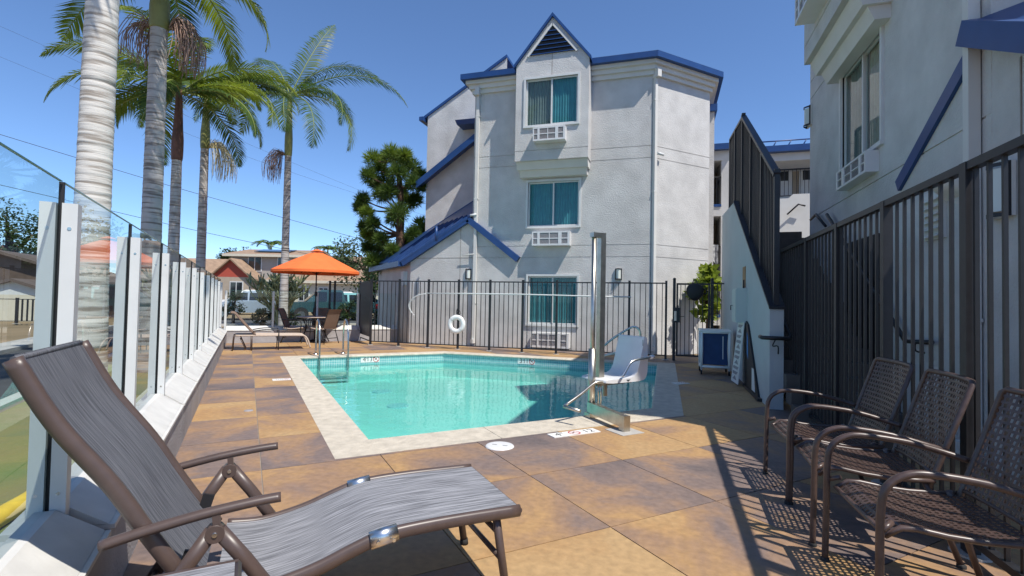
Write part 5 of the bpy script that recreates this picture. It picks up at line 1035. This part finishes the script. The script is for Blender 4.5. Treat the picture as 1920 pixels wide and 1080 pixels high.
# shrubs and trees over the road, read through the glass and over the fences
for i, (x, d, h, rx, rz, m, lab) in enumerate(((437, 24, 1.7, .55, .75, 'leaf_pale', 'loose green bush just left of the silver car'), (492, 22.5, .75, .75, .4, 'leaf_pale', 'low olive bush in front of the silver car'), (535, 23, .7, .8, .38, 'leaf_pale', 'low olive bush in front of the dark pickup'), (652, 23.5, 1.5, .6, .75, 'leaf', 'upright dark bush with pale flowers by the iron fence'))):
    b_, _ = far(x, 600, d); leafy('street_bush', lab, 'bush', b_, h, rx, rz, m, 900, seed=20+i, leaf=.11, group='bushes along the street')
for i, (x, d, h, rx, rz, m, lab) in enumerate(((12, 30, 7.0, 3.4, 2.4, 'leaf', 'dense green tree above the brown house'), (438, 75, 9.6, 2.4, 3.0, 'leaf', 'tall far tree behind the tan roof'), (408, 80, 6.5, 2.5, 1.6, 'leaf_pale', 'low far tree behind the tan roof'), (690, 34, 6.3, 2.3, 2.5, 'leaf_pale', 'pale feathery tree behind the pine trunk'), (735, 30, 4.6, 2.0, 1.9, 'leaf', 'dark green tree low behind the pine'), (620, 60, 7.2, 1.7, 2.0, 'leaf_pale', 'grey green far tree right of the umbrella top'), (655, 60, 5.8, 2.2, 1.6, 'leaf', 'far tree behind the low cream house'))):
    b_, _ = far(x, 560, d); leafy('background_tree', lab, 'tree', b_, h, rx, rz, m, 3800, seed=40+i, leaf=.20 if d < 40 else .34, group='trees behind the street', clumps=20)
for i, (x, d, h, lab) in enumerate(((505, 62, 8.3, 'small far palm above the grey house roof'), (378, 70, 6.4, 'small far palm beside the tan roof'), (612, 66, 8.2, 'small far palm behind the umbrella top'))):
    b_, _ = far(x, 560, d); palm(lab, b_, .16, h-1.4, h-1.35, h-.5, ring(11, .7, 2.0, .3, seed=60+i), L_=2.6, seed=70+i, lime=.1)['group'] = 'far palms behind the houses'
# candelabra shrub (tree euphorbia) beside the palm
def candelabra():
    rnd = random.Random(9); b0, _ = far(528, 590, 21.5); t = thing('candelabra_cactus', 'large many armed candelabra cactus behind the umbrella', 'cactus', b0); R = []
    def grow(p, d, l, r, lev):
        n = 4; pts = [p]; v = d.copy()
        for k in range(n): v = (v+V((rnd.uniform(-.12, .12), rnd.uniform(-.12, .12), .20))).normalized(); pts.append(pts[-1]+v*l/n)
        R.append((pts, r))
        if lev < 3:
            for k in range(rnd.choice((3, 4, 4))): a = rnd.uniform(0, 2*pi); nd = (v*.5+V((cos(a), sin(a), rnd.uniform(-.1, .5)))*.85).normalized(); grow(pts[rnd.randint(2, n)], nd, l*rnd.uniform(.65, .9), r*.8, lev+1)
    for k in range(7): a = k*2*pi/7+rnd.random()*.4; grow(b0+V((.08*cos(a), .08*sin(a), 0)), V((cos(a)*.5, sin(a)*.5, .9)).normalized(), 1.0, .06, 0)
    for pts, r in R: MB().tube(pts, [r]*4+[r*.6], 5).build('stem', 'cactus', t)
    print('stems', len(R))
candelabra()
# ================================================================ STREET: CARS AND HOUSES
def car(label, loc, rz, body, kind, L_=4.6):
    t = thing('parked_car', label, 'car', loc, rz, 'vehicles parked on the street', local=True); hw = .90
    def b(n, m, mb, par=None): return mb.build(n, m, par or t, (0, 0, 0))
    if kind == 'suv': low = [(-2.25, .42), (-2.28, .75), (-2.15, 1.02), (-.1, 1.06), (1.15, 1.0), (2.1, .84), (2.28, .62), (2.26, .40)]; cab = [(-2.1, 1.02), (-1.78, 1.52), (-1.2, 1.64), (-.1, 1.64), (.45, 1.50), (1.25, 1.0)]
    else: low = [(-2.6, .50), (-2.62, 1.06), (-.45, 1.08), (-.4, 1.08), (1.35, 1.08), (2.5, 1.0), (2.65, .75), (2.6, .48)]; cab = [(-.75, 1.07), (-.62, 1.70), (-.5, 1.78), (.55, 1.78), (.75, 1.68), (1.4, 1.07)]
    def prof(P, inset, z):
        mb = MB(); n = len(P); a = [V((x, -hw+(inset*(zz-1.0)/.6 if zz > 1.0 else 0), zz)) for x, zz in P]; c = [V((p.x, -p.y, p.z)) for p in a]
        mb.face(a); mb.face(c[::-1])
        for k in range(n): mb.face([a[k], c[k], c[(k+1) % n], a[(k+1) % n]])
        return mb
    bd_ = b('body', body, prof(low, 0, 0)); mo = bd_.modifiers.new('b', 'BEVEL'); mo.width = .06; mo.segments = 3
    cb = b('cabin', body, prof(cab, .17, 0)); mo = cb.modifiers.new('b', 'BEVEL'); mo.width = .05; mo.segments = 2
    zc = max(z for x, z in cab); xs = [x for x, z in cab]
    for s in (-1, 1):
        yy = lambda z: s*(hw-.17*(z-1.0)/.6+.012); segs = ((-1.75, -.95), (-.85, .0), (.08, .85)) if kind == 'suv' else ((-.55, .2), (.28, .95))
        for i, (x0, x1) in enumerate(segs):
            ztp = zc-.12; sh = .22 if i == len(segs)-1 else .0; s2 = -.18 if i == 0 and kind == 'suv' else 0
            b('side_window', 'dark_glass', MB().face([(x0+s2*0, yy(1.1), 1.1), (x1, yy(1.1), 1.1), (x1-sh-.02, yy(ztp), ztp), (x0-s2, yy(ztp), ztp)]), cb)
        b('mirror', body, MB().box(.78, .95, s*hw-.02 if s > 0 else s*hw-.16, s*hw+.16 if s > 0 else s*hw+.02, 1.02, 1.16)); b('headlight', 'lamp_glass', MB().box(low[-2][0]-.16, low[-2][0]+.012, s*.62-.17, s*.62+.17, .70, .84)); b('tail_light', 'red_lens', MB().box(low[0][0]-.045, low[0][0]+.12, s*.78-.11, s*.78+.135, .72, 1.0))
        for x in (-1.38, 1.40) if kind == 'suv' else (-1.65, 1.65):
            w_ = b('wheel', 'tyre', MB().tube([(x, s*(hw-.2), .34), (x, s*(hw+.015), .34)], .345, 20)); b('rim', 'steel', MB().tube([(x, s*(hw+.0), .34), (x, s*(hw+.022), .34)], .215, 14), w_); b('wheel_arch', 'black', MB().tube([(x, s*(hw-.1), .36), (x, s*(hw+.007), .36)], .40, 20))
    P = cab; f0, f1 = P[-1], P[-2]; b('windscreen', 'dark_glass', MB().face([(f0[0]+.01, -hw*.82, f0[1]+.05), (f0[0]+.01, hw*.82, f0[1]+.05), (f1[0]+.04, hw*.70, f1[1]-.03), (f1[0]+.04, -hw*.70, f1[1]-.03)]), cb)
    b('bumper', 'grille' if kind != 'suv' else body, MB().box(low[0][0]-.06, low[0][0]+.1, -.8, .8, .42, .6)); return t
rr = atan2(vr.y, vr.x)
def street(x, d): p = at(x, 600, d); return V((p.x, p.y, -.04))
car('silver SUV parked beyond the low olive bushes', street(466, 28.5), R45+pi, 'car_silver', 'suv'); car('white pickup parked behind the silver SUV', street(475, 36.5), R45+pi, 'car_white', 'truck')
car('dark green pickup parked behind the umbrella table', street(618, 29.5), R45+pi, 'car_dark', 'truck'); car('white pickup parked behind the dark pickup', street(640, 37), R45, 'car_white', 'truck'); car('pale teal car behind the iron fence', street(676, 31), R45, 'car_teal', 'suv')
def house(label, c, rz, w, d, hw_, hr, wm, rm, wins=(), ov=.4, gable=None, ridge_x=True):
    """gabled house; local x along the front, front at y=0 facing -y"""
    t = thing('house', label, 'house', c, rz, 'houses across the street', local=True)
    def b(n, m, mb, par=None): return mb.build(n, m, par or t, (0, 0, 0))
    b('wall', wm, MB().box(-w/2, w/2, 0, d, -.1, hw_))
    if ridge_x: g = [[(s*w/2, 0, hw_), (s*w/2, d, hw_), (s*w/2, d/2, hw_+hr)] for s in (-1, 1)]
    else: g = [[(-w/2, y, hw_), (w/2, y, hw_), (0, y, hw_+hr)] for y in (.001, d-.001)]
    for p in g: b('gable', gable or wm, MB().face(p))
    for s in (0, 1):
        if ridge_x: y0 = -ov if s == 0 else d+ov; zo = hw_-ov*hr/(d/2); q = [(-w/2-ov, y0, zo), (w/2+ov, y0, zo), (w/2+ov, d/2, hw_+hr), (-w/2-ov, d/2, hw_+hr)]
        else: x0 = (-w/2-ov) if s == 0 else w/2+ov; zo = hw_-ov*hr/(w/2); q = [(x0, -ov, zo), (x0, d+ov, zo), (0, d+ov, hw_+hr), (0, -ov, hw_+hr)]
        rf = b('roof', rm, MB().hexa([(*p[:2], p[2]) for p in q]+[(*p[:2], p[2]+.14) for p in q])); 
        if ridge_x: b('fascia', 'wall_cream', MB().box(-w/2-ov, w/2+ov, y0-.04 if s == 0 else y0+.001, y0-.001 if s == 0 else y0+.04, zo-.08, zo+.15), rf)
    for x, z, ww, hh in wins:
        o = b('window', 'white', MB().box(x-ww/2-.08, x+ww/2+.08, -.05, .0, z-.08, z+hh+.08)); b('pane', 'dark_glass', MB().box(x-ww/2, x+ww/2, -.065, -.051, z, z+hh), o)
        b('mullion', 'white', MB().box(x-.03, x+.03, -.075, -.0655, z, z+hh), o)
    return t
fr = rr
def hpos(x, d): p = at(x, 560, d); return V((p.x, p.y, 0))
house('tan roofed single storey house with red gable', hpos(392, 46), fr+.15, 9, 8, 2.9, 1.9, 'wall_beige', 'roof_tan', [(2.6, 1.1, 1.3, 1.2), (-2.5, 1.0, 1.2, 1.2)])
house('low red gabled porch wing with white window', hpos(432, 43), fr, 3.4, 5, 2.9, 1.5, 'wall_beige', 'roof_tan', [(.5, 1.2, 1.0, 1.25)], .3, 'wall_red', False)
hg = house('grey two storey house with solar panel on its roof', hpos(497, 45), fr, 6.4, 8, 5.0, .75, 'wall_greyh', 'roof_tan', [(-1.0, 3.6, 1.1, 1.2), (-2.2, .9, .9, 1.0), (1.6, 3.6, 1.0, 1.2)], .5)
MB().extrude([(-1.6, .9, 5.40), (1.6, .9, 5.40), (1.6, 2.6, 5.72), (-1.6, 2.6, 5.72)], (0, 0, .06)).build('solar_panel', 'dark_glass', hg, (0, 0, 0))
house('long cream single storey house behind the umbrella', hpos(668, 44), fr, 15, 7, 2.75, 1.35, 'wall_cream', 'roof_tan', [(-4.6, 1.0, .8, 1.1), (-2.9, 1.0, .7, 1.1), (.9, .7, 1.5, 1.5), (4.2, 1.0, 1.2, 1.1)])
house('pale blue grey house rising behind the cream house', hpos(640, 60), fr, 12, 7, 5.2, 1.2, 'car_silver', 'roof_tan', [(-2, 3.4, 1.2, 1.2), (1.2, 3.4, 1.2, 1.2), (4, 3.4, 1.2, 1.2)])
house('brown house with dark roof seen through the glass fence', hpos(-10, 24.5), fr+.35, 8.5, 7, 1.85, 1.35, 'wall_brown', 'roof_dark', [(1.2, .7, .9, .8)], .35, None, False)
house('white garage beside the brown house', hpos(22, 22.5), fr+.35, 3.4, 4, 1.15, .6, 'wall_cream', 'roof_dark', [], .2, 'white', False)
f0 = hpos(-70, 19.5); f1 = hpos(72, 20.5); fence('picket_fence', 'weathered dark fence in front of the brown house', (f0.x, f0.y), (f1.x, f1.y), 1.0, [1.6*k for k in range(1, 3)], .16, pw=.09, kw=.05)
# ================================================================ OVERHEAD WIRES
for i, (q, lab) in enumerate(((((-160, 203), (141, 295), (366, 362), (700, 455)), 'upper overhead cable crossing the sky behind the palms'), (((-160, 310), (110, 372), (358, 430), (590, 479), (760, 512)), 'lower overhead cable crossing the sky behind the palms'), (((-160, -20), (120, 103), (420, 250), (760, 392)), 'faint high overhead cable crossing the sky'), (((-160, 40), (150, 168), (480, 300), (800, 405)), 'second faint high overhead cable crossing the sky'))):
    d = (30, 30, 44, 44); pts = [at(x, y, 30+k*4+(14 if i > 1 else 0)) for k, (x, y) in enumerate(q)]; tag(MB().tube(smooth(pts, 6), .018 if i < 2 else .010, 5).build('overhead_cable', 'wire', None), lab, 'cable', 'overhead cables')
for o in bpy.data.objects:
    if '_o' in o.keys(): del o['_o']
